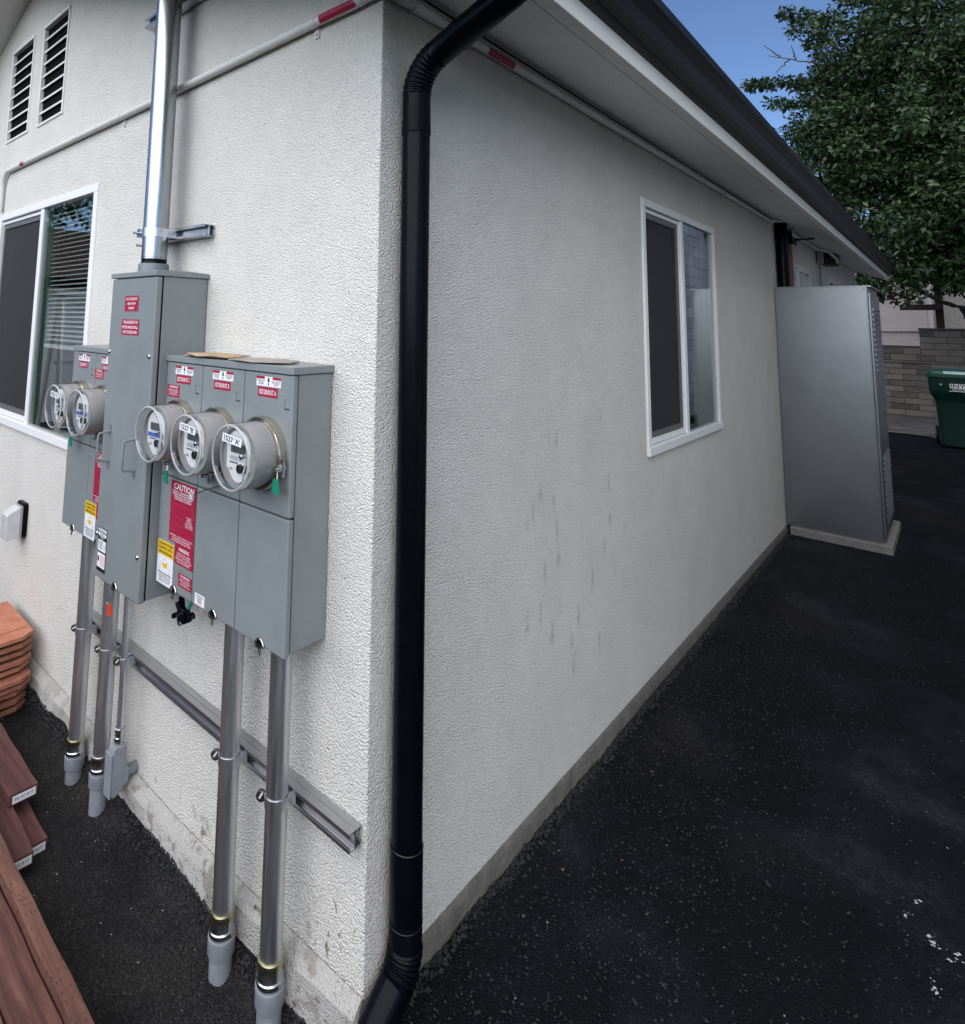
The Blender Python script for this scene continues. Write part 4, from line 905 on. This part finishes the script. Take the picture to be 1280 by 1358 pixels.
# weatherproof outlet cover at far left
oc = thing('outlet_cover', 'clear weatherproof outlet cover on black base, low on the left wall', 'outlet cover', (-2.39, 0, .54))
MB().prism([(-2.45, .465), (-2.36, .465), (-2.352, .475), (-2.352, .618), (-2.362, .628), (-2.448, .628), (-2.456, .618), (-2.456, .475)], -.022, -.001, 'y').build('base', M['black_paint'], oc, bevel=.003)
MB().prism([(-.0225, .470), (-.085, .462), (-.094, .470), (-.094, .580), (-.088, .588), (-.040, .612), (-.0225, .612)], -2.446, -2.360, 'x').build('cover', M['clear_gray'], oc, bevel=.004)
MB().box(-2.450, -2.356, -.034, -.023, .466, .616).build('hinge_frame', M['meter_gray'], oc, bevel=.002)

# ------------------------------------------------------------------ sheet metal cabinet, slab
wh = thing('sheet_metal_cabinet', 'tall galvanised sheet metal cabinet with louvred door against the side wall', 'cabinet', (.3, 5.2, .03))
X0, X1, Y0, Y1, Z0, Z1 = .006, .610, 4.842, 5.62, .034, 1.920
MB().box(X0, X1 - .004, Y0 + .002, Y1, Z0, Z1 - .004).build('case', M['galv_sheet'], wh, bevel=.004)
MB().box(X0 - .002, X1 - .012, Y0 - .002, Y0 + .0015, Z0, Z1).build('side_panel', M['galv_sheet'], wh, bevel=.002)
dr = MB().box(X1 - .004, X1 + .010, Y0 + .016, Y1 - .02, Z0 + .03, Z1 - .05).build('door', M['galv_sheet'], wh, bevel=.003)
for (za, zb_) in ((.16, .62), (1.28, 1.74)):
    for k in range(13):
        z = za + (zb_ - za) * k / 12
        MB().prism([(X1 + .0105, z), (X1 + .022, z - .002), (X1 + .0105, z + .018)], Y0 + .10, Y1 - .12, 'y').build('louvre', M['galv_sheet'], dr)
for (x, z) in ((.02, 1.895), (.585, 1.895), (.02, .06), (.585, .06)): MB().cyl((x, Y0 - .004, z), (x, Y0 - .002, z), .006, 8).build('screw', M['ink_soft'], wh)
MB().prism([(X0, Z1 - .003), (X1 + .02, Z1 - .006), (X1 + .02, Z1 + .006), (X0, Z1 + .010)], Y0 - .004, Y1 + .01, 'y').build('top', M['galv_sheet'], wh, bevel=.002)
tag(MB().box(.03, .655, 4.802, 5.66, -.12, .033).build('concrete_pad', M['slab'], None, bevel=.006), 'concrete pad under the sheet metal cabinet', 'slab')

# ------------------------------------------------------------------ lumber pile and roof tiles
def board(label, x_end, length, y0, y1, z0, z1, mat, rot=0, paper=False):
    b = thing('lumber_board', label, 'board', (x_end, (y0 + y1) / 2, z0), 'reddish lumber boards by the wall')
    w2 = (y1 - y0) / 2; n = 24; vs = []; fs = []
    for i in range(n + 1):
        x = -length * i / n; j = .0012 * math.sin(i * 1.9 + y0 * 50)
        for (yy, zz) in ((-w2, 0), (w2, 0), (w2, z1 - z0), (-w2, z1 - z0)): vs.append((x, yy + j, zz + j * .6))
    for i in range(n):
        for k in range(4): fs.append((i*4+k, i*4+(k+1)%4, (i+1)*4+(k+1)%4, (i+1)*4+k))
    fs += [(0, 1, 2, 3), tuple(n*4 + k for k in (3, 2, 1, 0))]
    o = MB().add(vs, fs).build('plank', M[mat], None, bevel=.0025); o.parent = b
    if paper:
        p = MB().box(.0006, .0014, -w2 + .012, w2 - .006, .006, (z1 - z0) - .008).build('paper_label', M['white_label'], None); p.parent = b
        q = MB(); pts, fs2 = text_mesh('S4S KD 8 FT'); q.add([(.0018, a[0] * (w2 * 1.3) + .003, (z1 - z0) * .5 + a[1] * .010) for a in pts], fs2)
        q = q.build('lettering', M['ink_soft'], None, recalc=False); q.parent = p
    b.rotation_euler = (0, 0, rot)
    return b
G0 = -.168
board('short dark red board end lowest in the pile, label on its end', -1.185, 1.6, -.345, -.256, G0, G0 + .038, 'lumber_red', R(-2), True)
board('dark red board in the middle of the pile with white end label', -1.112, 1.7, -.412, -.323, G0 + .039, G0 + .077, 'lumber_red', R(-3), True)
board('topmost dark red board with white paper label on its end', -1.345, 1.6, -.329, -.238, G0 + .078, G0 + .116, 'lumber_red', R(-1), True)
board('long brown incised board standing on edge, closest to the meter wall', -.33, 2.1, -.455, -.417, G0, G0 + .14, 'lumber_brown', R(-.8))
board('wide reddish board lying flat beside the incised board', -.36, 2.1, -.549, -.459, G0 + .078, G0 + .116, 'lumber_face', R(-.6))
board('outermost reddish board of the pile at the photo edge', -.34, 2.1, -.648, -.555, G0 + .085, G0 + .123, 'lumber_brown', R(-.6))
board('lower reddish board under the two flat boards', -.38, 2.0, -.64, -.50, G0 + .001, G0 + .077, 'lumber_face', R(-.6))

def tile_mesh():
    # flat interlocking tile 0.42 (along -x) x 0.25 (y) with chamfered corners at the visible end and a rounded rib
    mb = MB(); W, Lh, th, ch = .205, .42, .017, .05
    out = [(0, -W/2 + ch * .75), (0, W/2 - ch), (-ch * .7, W/2), (-Lh, W/2), (-Lh, -W/2), (-ch * .55, -W/2)]
    n = len(out)
    mb.add([(x, y, 0) for x, y in out] + [(x, y, th) for x, y in out], [tuple(range(n - 1, -1, -1)), tuple(range(n, 2 * n))] + [(k, (k+1) % n, n + (k+1) % n, n + k) for k in range(n)])
    mb.tube([(-.085, -W/2 + .02, th), (-.080, 0, th + .001), (-.085, W/2 - .02, th)], .006, 8)     # raised rib
    mb.box(-Lh + .01, -Lh + .03, -W/2 + .02, W/2 - .02, -.012, 0)                                    # hanging lug
    mb.box(-.03, -.006, -W/2 + .035, -W/2 + .06, -.013, 0)
    return mb.mesh('roof_tile')
tm = tile_mesh(); bm = bmesh.new(); bm.from_mesh(tm); bmesh.ops.recalc_face_normals(bm, faces=bm.faces); bm.to_mesh(tm); bm.free()
NT = 10
order = ['bottom', 'second', 'third', 'fourth', 'fifth', 'sixth', 'seventh', 'eighth', 'ninth', 'top']
for k in range(NT):
    o = obj('roof_tile', tm, M['terracotta'], None, bevel=.0009)
    o.location = (-2.005 + random.uniform(-.012, .012) + (.02 if k in (3, 4) else 0), -.150 + random.uniform(-.008, .008), G0 + .012 + k * .0325)
    o.rotation_euler = (R(random.uniform(-1, 1)), R(random.uniform(-.5, .5)), R(random.uniform(-2.5, 2.5)))
    tag(o, f'terracotta roof tile, {order[k]} {"tile" if k in (0, 9) else "from the ground"} of the stack by the wall', 'roof tile', 'stacked terracotta roof tiles')

# ------------------------------------------------------------------ green bin, block walls, far house
bn = thing('trash_bin', 'green wheeled trash bin in front of the far block wall', 'bin', (1.1, 10.8, .0))
BX, BY, BZ = 1.04, 10.62, float(zg(1.1, 10.8))
def rrect(cx, cy, w, d, r, n=4):
    p = []
    for (sx, sy, a) in ((1, 1, 0), (-1, 1, 90), (-1, -1, 180), (1, -1, 270)):
        for k in range(n + 1):
            t = R(a + 90 * k / n); p.append((cx + sx * (w / 2 - r) + r * math.cos(t), cy + sy * (d / 2 - r) + r * math.sin(t)))
    return p
mb = MB(); rings = [(.40, .46, .03), (.42, .48, .2), (.455, .53, .62), (.475, .55, .66), (.55, .66, .74), (.57, .70, .80), (.585, .73, .985)]
allv = []; n = 20
for (w_, d_, z) in rings: allv += [(x, y, BZ + z) for x, y in rrect(BX, BY + .38, w_, d_, .06)]
fsb = [(i*n+k, i*n+(k+1)%n, (i+1)*n+(k+1)%n, (i+1)*n+k) for i in range(len(rings) - 1) for k in range(n)] + [tuple(range(n - 1, -1, -1))]
mb.add(allv, fsb).build('body', M['bin_green'], bn, smooth=45)
mb = MB(); lv = []
for (w_, d_, z) in ((.60, .75, .975), (.63, .79, .98), (.63, .79, 1.01), (.60, .76, 1.018), (.60, .76, 1.028), (.57, .72, 1.06), (.40, .52, 1.085), (.3, .4, 1.088)): lv += [(x, y, BZ + z) for x, y in rrect(BX, BY + .38, w_, d_, .06)]
lid = mb.add(lv, [(i*n+k, i*n+(k+1)%n, (i+1)*n+(k+1)%n, (i+1)*n+k) for i in range(7) for k in range(n)] + [tuple(7*n + k for k in range(n)), tuple(range(n-1, -1, -1))]).build('lid', M['bin_lid'], bn, smooth=35)
MB().prism([(BY - .005, BZ + 1.028), (BY + .02, BZ + 1.064), (BY + .03, BZ + 1.064), (BY + .03, BZ + 1.028)], BX - .12, BX + .16, 'x').build('lid_plate', M['lid_plate'], lid)
for s in (-1, 1): MB().lathe([(.0, -.02), (.11, -.02), (.125, -.01), (.125, .01), (.11, .02), (0, .02)], (BX + s * .24, BY + .62, BZ + .125), (1, 0, 0), 20).build('wheel', M['ink'], bn, smooth=40)
MB().tube([(BX - .2, BY + .80, BZ + .95), (BX + .2, BY + .80, BZ + .95)], .016, 10).build('handle', M['bin_green'], bn)
MB().lathe([(0, -.012), (.014, -.008), (.018, 0)], (BX - .155, BY + .03, BZ + .875), (0, 1, 0), 12).build('rivet', M['lid_plate'], bn, smooth=50)
pl = MB().box(BX - .065, BX + .21, BY + .008, BY + .014, BZ + .835, BZ + .895).build('white_print', M['white_label'], bn)
mb = MB(); add_text(mb, 'INYAS', BX + .07, BZ + .867, .25, .045, BY + .0074); mb.build('lettering', M['bin_green'], pl, recalc=False)
mb = MB(); add_text(mb, 'SERVICES CALL', BX + .07, BZ + .818, .22, .018, BY + .012); mb.box(BX - .075, BX + .21, BY + .010, BY + .014, BZ + .792, BZ + .800); mb.build('lower_print', M['white_label'], pl)

def block_run(parent, x0, x1, z0, ncourse, yface, bw, bh, mat, proto={}):
    """courses of real blocks facing -Y"""
    key = (bw, bh, mat)
    if key not in proto:
        me = MB().box(-bw/2 + .005, bw/2 - .005, 0, .12, -bh/2 + .005, bh/2 - .005).mesh('block'); me.materials.append(M[mat]); proto[key] = me
    for j in range(ncourse):
        off = (j % 2) * bw / 2; x = x0 - off
        while x < x1:
            a, b = max(x, x0), min(x + bw, x1)
            if b - a > .06:
                o = bpy.data.objects.new('block', proto[key]); COL.objects.link(o); o.parent = parent
                o.location = ((a + b) / 2, yface + random.uniform(-.008, .008), z0 + (j + .5) * bh); o.scale = ((b - a) / bw, 1, 1)
            x += bw
bw1 = thing('low_block_wall', 'low tan slump block wall with pale cap behind the green bin', 'wall', (0, 0, 0))
ZB = .03; YB = 14.5
MB().box(-1.2, 3.2, YB + .018, YB + .19, ZB - .1, ZB + .99).build('mortar_core', M['mortar'], bw1)
block_run(bw1, -.9, 2.3, ZB, 9, YB, .40, .11, 'block')
MB().box(-1.2, 3.2, YB - .03, YB + .20, ZB + .992, ZB + 1.018).build('cap', M['slab'], bw1, bevel=.006)
bw2 = thing('upper_block_wall', 'stepped grey block wall standing behind the low wall', 'wall', (0, 0, 0))
MB().box(-1.2, .56, YB + .62, YB + .78, .2, 1.29).box(.5605, 3.2, YB + .62, YB + .78, .2, 1.64).build('mortar_core', M['mortar'], bw2)
block_run(bw2, -.9, .56, .92, 3, YB + .60, .40, .125, 'block'); block_run(bw2, .565, 2.6, .92, 6, YB + .595, .40, .12, 'block')
MB().box(-1.2, .55, YB + .58, YB + .8, 1.295, 1.335).box(.5505, 3.2, YB + .575, YB + .8, 1.642, 1.69).build('cap', M['mortar'], bw2, bevel=.006)
fh = thing('far_stucco_house', 'pale pinkish stucco house wall beyond the block walls', 'house', (-1, 20, 0))
MB().box(-6, .62, 18.2, 24, -.1, 4.2).build('wall', M['stucco_far'], fh)
MB().box(-6.3, .95, 17.9, 24.3, 4.2, 4.35).build('roof', M['shingle'], fh)
MB().tube([(-2, 18.18, 1.62), (-.6, 18.17, 1.60), (.60, 18.18, 1.63)], .012, 6).build('cable', M['wire'], fh)
fh2 = thing('far_white_house', 'white house wall seen right of the dark post', 'house', (3, 22, 0))
MB().box(-2, 9, 25, 31, -.1, 4.6).build('wall', M['slab'], fh2)
MB().box(1.45, 1.52, 24.96, 24.998, .0, 3.0).build('drain_pipe', M['meter_gray'], fh2); MB().box(1.9, 2.9, 24.96, 24.998, 1.9, 2.9).build('window', M['display'], fh2)
pg = thing('wooden_post', 'dark wooden post with crossbar standing behind the upper block wall', 'post', (.9, 16.5, 0))
MB().box(.80, .93, 16.4, 16.55, -.1, 3.1).build('post', M['dark_wood'], pg, bevel=.006)
MB().box(.24, .93, 16.28, 16.398, 2.08, 2.20).build('crossbar', M['dark_wood'], pg, bevel=.006)

# neighbour building of painted block across the driveway (seen mirrored in the side window)
nb = thing('painted_block_building', 'neighbouring lavender-grey block building mirrored in the side window', 'building', (5, 8, 0))
XB = 2.38
MB().box(XB + .018, 8, 7.3, 13.6, -.1, 4.1).build('wall', M['mortar_grey'], nb)
MB().box(XB - .12, 8.4, .2, 13.9, 4.1, 4.28).build('roof', M['trim_white'], nb)
pb = MB().box(0, .12, -.245, .245, -.09, .09).mesh('block'); pb.materials.append(M['block_paint'])
for j in range(21):
    y = 7.6 - (j % 2) * .25
    while y < 13.3:
        o = bpy.data.objects.new('block', pb); COL.objects.link(o); o.parent = nb; o.matrix_parent_inverse = Matrix.Translation((-5, -8, 0)); o.location = (XB + random.uniform(-.006, .006), y + .25, .06 + (j + .5) * .19); y += .5
MB().box(XB, XB + 5.6, 0.4, 7.295, -.1, 4.1).build('bounce_wing', M['bounce_plaster'], nb)  # unseen white wing, added to bounce light onto side wall and soffit

# ------------------------------------------------------------------ trees
def leaf_cloud(centers, radii, per, size, seed):
    """folded leaf kites spread round cluster centres -> verts, faces"""
    r = np.random.default_rng(seed); n = len(centers) * per
    c = np.repeat(np.asarray(centers), per, 0); rad = np.repeat(np.asarray(radii), per)[:, None]
    d = r.normal(size=(n, 3)); d /= np.linalg.norm(d, axis=1)[:, None]
    p = c + d * rad * (r.random((n, 1)) ** .45) * np.array([1, 1, .75])
    ax = d * .6 + r.normal(size=(n, 3)) * .55 + np.array([0, 0, -.25]); ax /= np.linalg.norm(ax, axis=1)[:, None]
    nn = r.normal(size=(n, 3)) * .7 + d * .5 + np.array([0, 0, .9]); sd_ = np.cross(ax, nn); sd_ /= np.maximum(np.linalg.norm(sd_, axis=1), 1e-6)[:, None]
    upv = np.cross(sd_, ax); L = size * r.uniform(.6, 1.25, (n, 1)); W = L * r.uniform(.38, .55, (n, 1))
    a = p; b = p + ax * L * .5 + sd_ * W * .5 + upv * L * .08; t = p + ax * L; e = p + ax * L * .5 - sd_ * W * .5 + upv * L * .08
    v = np.stack([a, b, t, e], 1).reshape(-1, 3); i = np.arange(n)[:, None] * 4
    f = np.concatenate([i + np.array([0, 1, 2]), i + np.array([0, 2, 3])], 0)
    return v, f
def fill(ells, n, seed, shell=.55):
    r = np.random.default_rng(seed); out = []
    vol = np.array([e[1][0] * e[1][1] * e[1][2] for e in ells]) ** .8; vol /= vol.sum()
    for e, w in zip(ells, vol):
        k = max(6, int(n * w)); d = r.normal(size=(k, 3)); d /= np.linalg.norm(d, axis=1)[:, None]
        rad = shell + (1 - shell) * r.random((k, 1)) ** .7; rad *= 1 + .16 * np.sin(d[:, :1] * 7 + d[:, 2:] * 5) * r.random((k, 1))
        out.append(np.array(e[0]) + d * rad * np.array(e[1]))
    return np.concatenate(out)
def foliage(name, parent, centers, radii, per, size, seed, mat):
    v, f = leaf_cloud(centers, radii, per, size, seed)
    me = bpy.data.meshes.new(name); me.vertices.add(len(v)); me.vertices.foreach_set('co', v.astype(np.float32).ravel())
    me.loops.add(f.size); me.loops.foreach_set('vertex_index', f.astype(np.int32).ravel()); me.polygons.add(len(f))
    me.polygons.foreach_set('loop_start', np.arange(0, f.size, 3, dtype=np.int32)); me.update(calc_edges=True); me.validate()
    return obj(name, me, M[mat], parent)
def limb(mb, p0, p1, r0, r1, wob, seed, n=8):
    r = random.Random(seed); p0 = Vector(p0); p1 = Vector(p1); pts = []; rr = []
    for i in range(n + 1):
        t = i / n; o = Vector((r.uniform(-1, 1), r.uniform(-1, 1), r.uniform(-.6, .6))) * wob * math.sin(math.pi * t)
        pts.append(tuple(p0.lerp(p1, t) + o)); rr.append(r0 + (r1 - r0) * t)
    mb.tube(pts, rr, 9); return mb
tr = thing('broadleaf_tree', 'large dense dark green tree rising behind the house and block wall', 'tree', (2.1, 15.9, 0))
mb = MB(); limb(mb, (2.1, 15.9, -.1), (1.9, 15.2, 3.2), .20, .15, .08, 1)
for k, (a, b) in enumerate((((1.9, 15.2, 3.1), (1.3, 13.6, 6.5)), ((1.9, 15.2, 3.0), (3.2, 14.4, 6)), ((1.9, 15.2, 2.7), (.2, 13.0, 4.2)), ((1.6, 14.5, 4.6), (-.6, 13.1, 6.3)), ((1.95, 15.4, 1.9), (1.1, 15.9, 2.15)), ((1.1, 15.9, 2.15), (.45, 15.7, 2.52)), ((1.2, 15.9, 2.12), (1.35, 16.0, 1.5)), ((1.3, 13.6, 6.3), (.9, 13.1, 8.2)))):
    limb(mb, a, b, .10 if k < 4 else .045, .03, .12 if k < 4 else .05, 20 + k)
for (a, b) in (((-.55, 13.0, 6.75), (-1.35, 13.0, 7.15)), ((-1.15, 13.0, 7.05), (-1.42, 13.0, 7.4)), ((-1.0, 13, 6.97), (-1.25, 13, 6.75)), ((-.9, 13, 6.93), (-.95, 13, 7.25))): limb(mb, a, b, .016, .006, .03, 5)
mb.build('trunk', M['bark'], tr, smooth=50)
ells = [((1.5, 13.6, 5.6), (2.35, 1.9, 3.0)), ((3.0, 14.2, 5.4), (2.2, 2.0, 2.6)), ((-.35, 13.1, 5.0), (.95, 1.1, 1.25)), ((.35, 13.0, 3.35), (.95, .95, .75)), ((.15, 12.5, 2.62), (.55, .6, .36)), ((1.35, 13.4, 2.95), (.9, .9, .55)), ((.3, 13.2, 7.2), (1.2, 1.2, 1.2)), ((2.2, 13, 4.0), (1.6, 1.4, 1.0)), ((2.0, 13.7, 2.95), (1.2, .9, .55)), ((.95, 13.0, 2.75), (.8, .7, .42)), ((.35, 12.8, 2.5), (.6, .6, .3))]
C1 = fill(ells, 1500, 3)
C2 = fill([((1.5, 13.9, 5.5), (2.1, 1.4, 2.8)), ((2.8, 14.3, 5), (1.9, 1.5, 2.3)), ((-.1, 13.4, 5.1), (.9, .9, 1.2)), ((1.2, 13.6, 3.4), (1.3, .9, .9))], 1500, 4, .1)
sp = []
for (a, b, k) in (((-.5, 13, 6.35), (-1.75, 13, 6.62), 12), ((-.4, 13, 7.6), (-1.05, 13, 7.95), 7), ((-.3, 13, 6.0), (-1.3, 12.9, 6.1), 9), ((.1, 12.2, 2.5), (-.1, 12.1, 2.25), 3), ((.5, 12.4, 2.5), (.62, 12.3, 2.2), 4)):
    for i in range(k): t = i / (k - 1); sp.append([a[j] + (b[j] - a[j]) * t + random.uniform(-.06, .06) for j in range(3)])
cen = np.concatenate([C1, C2, np.array(sp)]); rad = np.concatenate([rng.uniform(.15, .36, len(C1)), rng.uniform(.4, .6, len(C2)), np.full(len(sp), .13)])
foliage('crown', tr, cen, rad, 66, .112, 9, 'leaf')
# tree and tiled house to the left, seen mirrored in the front window
t2 = thing('yard_tree', 'tree mirrored in the upper part of the front window', 'tree', (-9.5, -1.2, -.16))
mb = MB(); limb(mb, (-9.3, .3, -.2), (-8.6, -.6, 3.4), .17, .10, .06, 3); limb(mb, (-8.6, -.6, 3.3), (-7.4, -1.9, 4.2), .06, .02, .1, 4); limb(mb, (-8.6, -.6, 3.3), (-8.4, -.9, 5.4), .08, .03, .1, 6); mb.build('trunk', M['bark'], t2, smooth=50)
C3 = fill([((-7.6, -1.85, 3.30), (.9, .42, .55)), ((-7.7, -2.3, 3.6), (.7, .35, .35)), ((-8.6, -.7, 5.2), (1.6, 1.2, 1.4)), ((-7.0, -1.4, 2.9), (.3, .12, .5))], 260, 8)
foliage('crown', t2, C3, rng.uniform(.15, .34, len(C3)), 26, .12, 10, 'leaf')
nh = thing('tiled_roof_house', 'dark tile-roofed house mirrored in the front window', 'house', (-12, -4, -.16))
MB().box(-15, -8.9, -9, 1.5, -.2, 2.25).build('wall', M['shingle'], nh)
mb = MB(); ne = 16
for k in range(ne):
    t0, t1 = k / ne, (k + 1) / ne; xa, xb = -8.3 - 3.7 * t0, -8.3 - 3.7 * t1; za, zb_ = 2.15 + 1.15 * t0, 2.15 + 1.15 * t1
    mb.prism([(xa + .04, za - .03), (xa + .04, za + .06), (xb, zb_ + .02), (xb, zb_ - .05)], -9.5, 2.0, 'y')
mb.build('roof', M['roof_tile_dark'], nh); MB().prism([(-12, 3.28), (-15.4, 2.1), (-15.4, 2.0), (-12, 3.1)], -9.5, 2.0, 'y').build('roof_back', M['roof_tile_dark'], nh)
MB().box(-8.9, -8.86, -3.2, -2.2, .0, 2.0).build('door', M['white_label'], nh); MB().box(-8.9, -8.86, -2.0, -1.2, .8, 1.8).build('window', M['display'], nh)
tag(MB().tube([(-14, -9, 5.2), (-11, -3, 4.62), (-9, 1, 4.55), (-6, 7, 5.0)], .012, 6).build('power_line', M['wire'], None), 'thin overhead wire mirrored in the front window', 'wire')
# folding ladder and blue tarp left of the view, mirrored in the window
ld = thing('step_ladder', 'grey folding ladder mirrored in the front window', 'ladder', (-4.4, -1.0, -.16))
for s in (0, 1):
    y = -.78 - s * .42
    MB().tube([(-4.15, y, -.165), (-4.42, y + .03 * (1 if s else -1), 1.75)], .022, 8).build('rail', M['alu'], ld); MB().tube([(-4.85, y, -.165), (-4.47, y + .03 * (1 if s else -1), 1.72)], .018, 8).build('rail', M['alu'], ld)
for k in range(6):
    t = (k + .6) / 6.5; x = -4.15 - .27 * t; z = -.165 + 1.9 * t; MB().box(x - .06, x + .02, -1.2, -.78, z - .012, z + .012).build('step', M['alu'], ld)
MB().box(-4.56, -4.34, -1.22, -.74, 1.74, 1.78).build('top_cap', M['alu'], ld)
tp = thing('blue_tarp', 'dark blue tarp bundle mirrored in the front window', 'tarp', (-5.6, -1.8, -.16))
mb = MB(); tv = []
for j in range(9):
    for i in range(17):
        a = 2 * math.pi * i / 16; rr_ = (.75 - .05 * j) * (1 + .12 * math.sin(3 * a + j)); tv.append((-5.9 + rr_ * math.cos(a) * .8, -2.0 + rr_ * math.sin(a), -.165 + .13 * j + .03 * math.sin(5 * a)))
mb.add(tv, [(j*17+i, j*17+i+1, (j+1)*17+i+1, (j+1)*17+i) for j in range(8) for i in range(16)] + [tuple(8*17 + i for i in range(16))]).build('bundle', M['blue_tarp'], tp, smooth=60)
# unseen fence behind the camera, added as dark reflection for the metal conduits
fe = thing('reflected_fence', 'unseen dark wooden fence added for reflections in the metal', 'fence', (0, -5.5, -.16))
fb = MB().box(0, .14, 0, .02, 0, 1.9).mesh('board'); fb.materials.append(M['fence'])
for k in range(90):
    o = bpy.data.objects.new('board', fb); COL.objects.link(o); o.parent = fe; o.location = (-7.5 + k * .15, random.uniform(-.004, .004), -.02)
MB().box(-7.5, 6.0, -5.46, -5.42, .2, .28).build('rail', M['dark_wood'], fe); MB().box(-7.5, 6.0, -5.46, -5.42, 1.3, 1.38).build('rail', M['dark_wood'], fe)

# ------------------------------------------------------------------ loose asphalt crumbs and debris
def scatter(name, n, region, size, mat, seed, label, cat, flat=1.0, sharp=2.2):
    r = np.random.default_rng(seed); P = []
    while len(P) < n:
        x, y = region(r)
        if (x < .012 and y > -.034): continue
        P.append((x, y))
    P = np.array(P); z = zg(P[:, 0], P[:, 1])
    base = np.array([(1,0,0),(-1,0,0),(0,1,0),(0,-1,0),(0,0,1),(0,0,-1)], float); tri = np.array([(0,2,4),(2,1,4),(1,3,4),(3,0,4),(2,0,5),(1,2,5),(3,1,5),(0,3,5)])
    s = size * (.35 + r.random(n) ** sharp * 1.3)
    V = base[None] * s[:, None, None] * r.uniform(.6, 1.3, (n, 6, 1)) * np.array([1, 1, flat])
    a = r.uniform(0, 6.28, n); ca, sa = np.cos(a), np.sin(a); Vx = V[..., 0] * ca[:, None] * 1.25 - V[..., 1] * sa[:, None] * .8; Vy = V[..., 0] * sa[:, None] * 1.25 + V[..., 1] * ca[:, None] * .8
    V = np.stack([Vx + P[:, :1], Vy + P[:, 1:], V[..., 2] + z[:, None] + (s * .3 * flat)[:, None]], -1).reshape(-1, 3)
    F = (np.arange(n)[:, None, None] * 6 + tri[None]).reshape(-1, 3)
    me = bpy.data.meshes.new(name); me.from_pydata(V.tolist(), [], F.tolist()); o = obj(name, me, M[mat]); return tag(o, label, cat, kind='stuff')
def reg_left(r):
    return r.uniform(-2.3, .2), -.036 - abs(r.normal()) * .20
def reg_right(r):
    return .03 + abs(r.normal()) * .45, r.uniform(-.3, 5) ** 1.0
scatter('asphalt_crumbs', 8000, reg_left, .0021, 'grain', 1, 'loose black asphalt crumbs along the meter wall', 'gravel')
scatter('asphalt_crumbs', 16000, reg_right, .0030, 'grain', 2, 'loose black asphalt crumbs along the side wall', 'gravel')
scatter('pale_flecks', 700, lambda r: (r.uniform(-2.2, .1), -.04 - r.random() * .6), .0019, 'fleck', 3, 'tiny pale chips scattered on the asphalt by the meters', 'debris', .5, 4)
scatter('pale_flecks', 450, lambda r: (.03 + r.random() ** 1.3 * 1.1, r.uniform(.0, 6)), .0021, 'fleck', 4, 'tiny pale chips scattered on the driveway asphalt', 'debris', .3, 4)
pc = np.random.default_rng(11).normal(size=(9, 2)) * np.array([.055, .085]) + np.array([.90, 1.215])
def paint_reg(r):
    k = r.integers(9); return pc[k, 0] + r.normal() * .006, pc[k, 1] + r.normal() * .010
scatter('white_paint_drips', 70, paint_reg, .0034, 'paint_spot', 5, 'white paint splatter on the asphalt at lower right', 'paint', .12, 1.5)
scatter('dry_leaf_bits', 90, lambda r: (.03 + abs(r.normal()) * .22, r.uniform(.3, 5.2)), .0035, 'leaf_litter', 6, 'dry leaf bits along the side wall', 'debris', .25, 2.5)

def reg_edge_left(r): return r.uniform(-2.3, .02), -.037 - abs(r.normal()) * .014
def reg_edge_right(r): return .013 + abs(r.normal()) * .014, r.uniform(.0, 4.8)
scatter('asphalt_crumbs', 2600, reg_edge_left, .0048, 'grain', 21, 'coarse black crumbs piled against the front wall base', 'gravel', 1.0, 2.0)
scatter('asphalt_crumbs', 4200, reg_edge_right, .0056, 'grain', 22, 'coarse black crumbs piled against the side wall base', 'gravel', 1.0, 2.0)
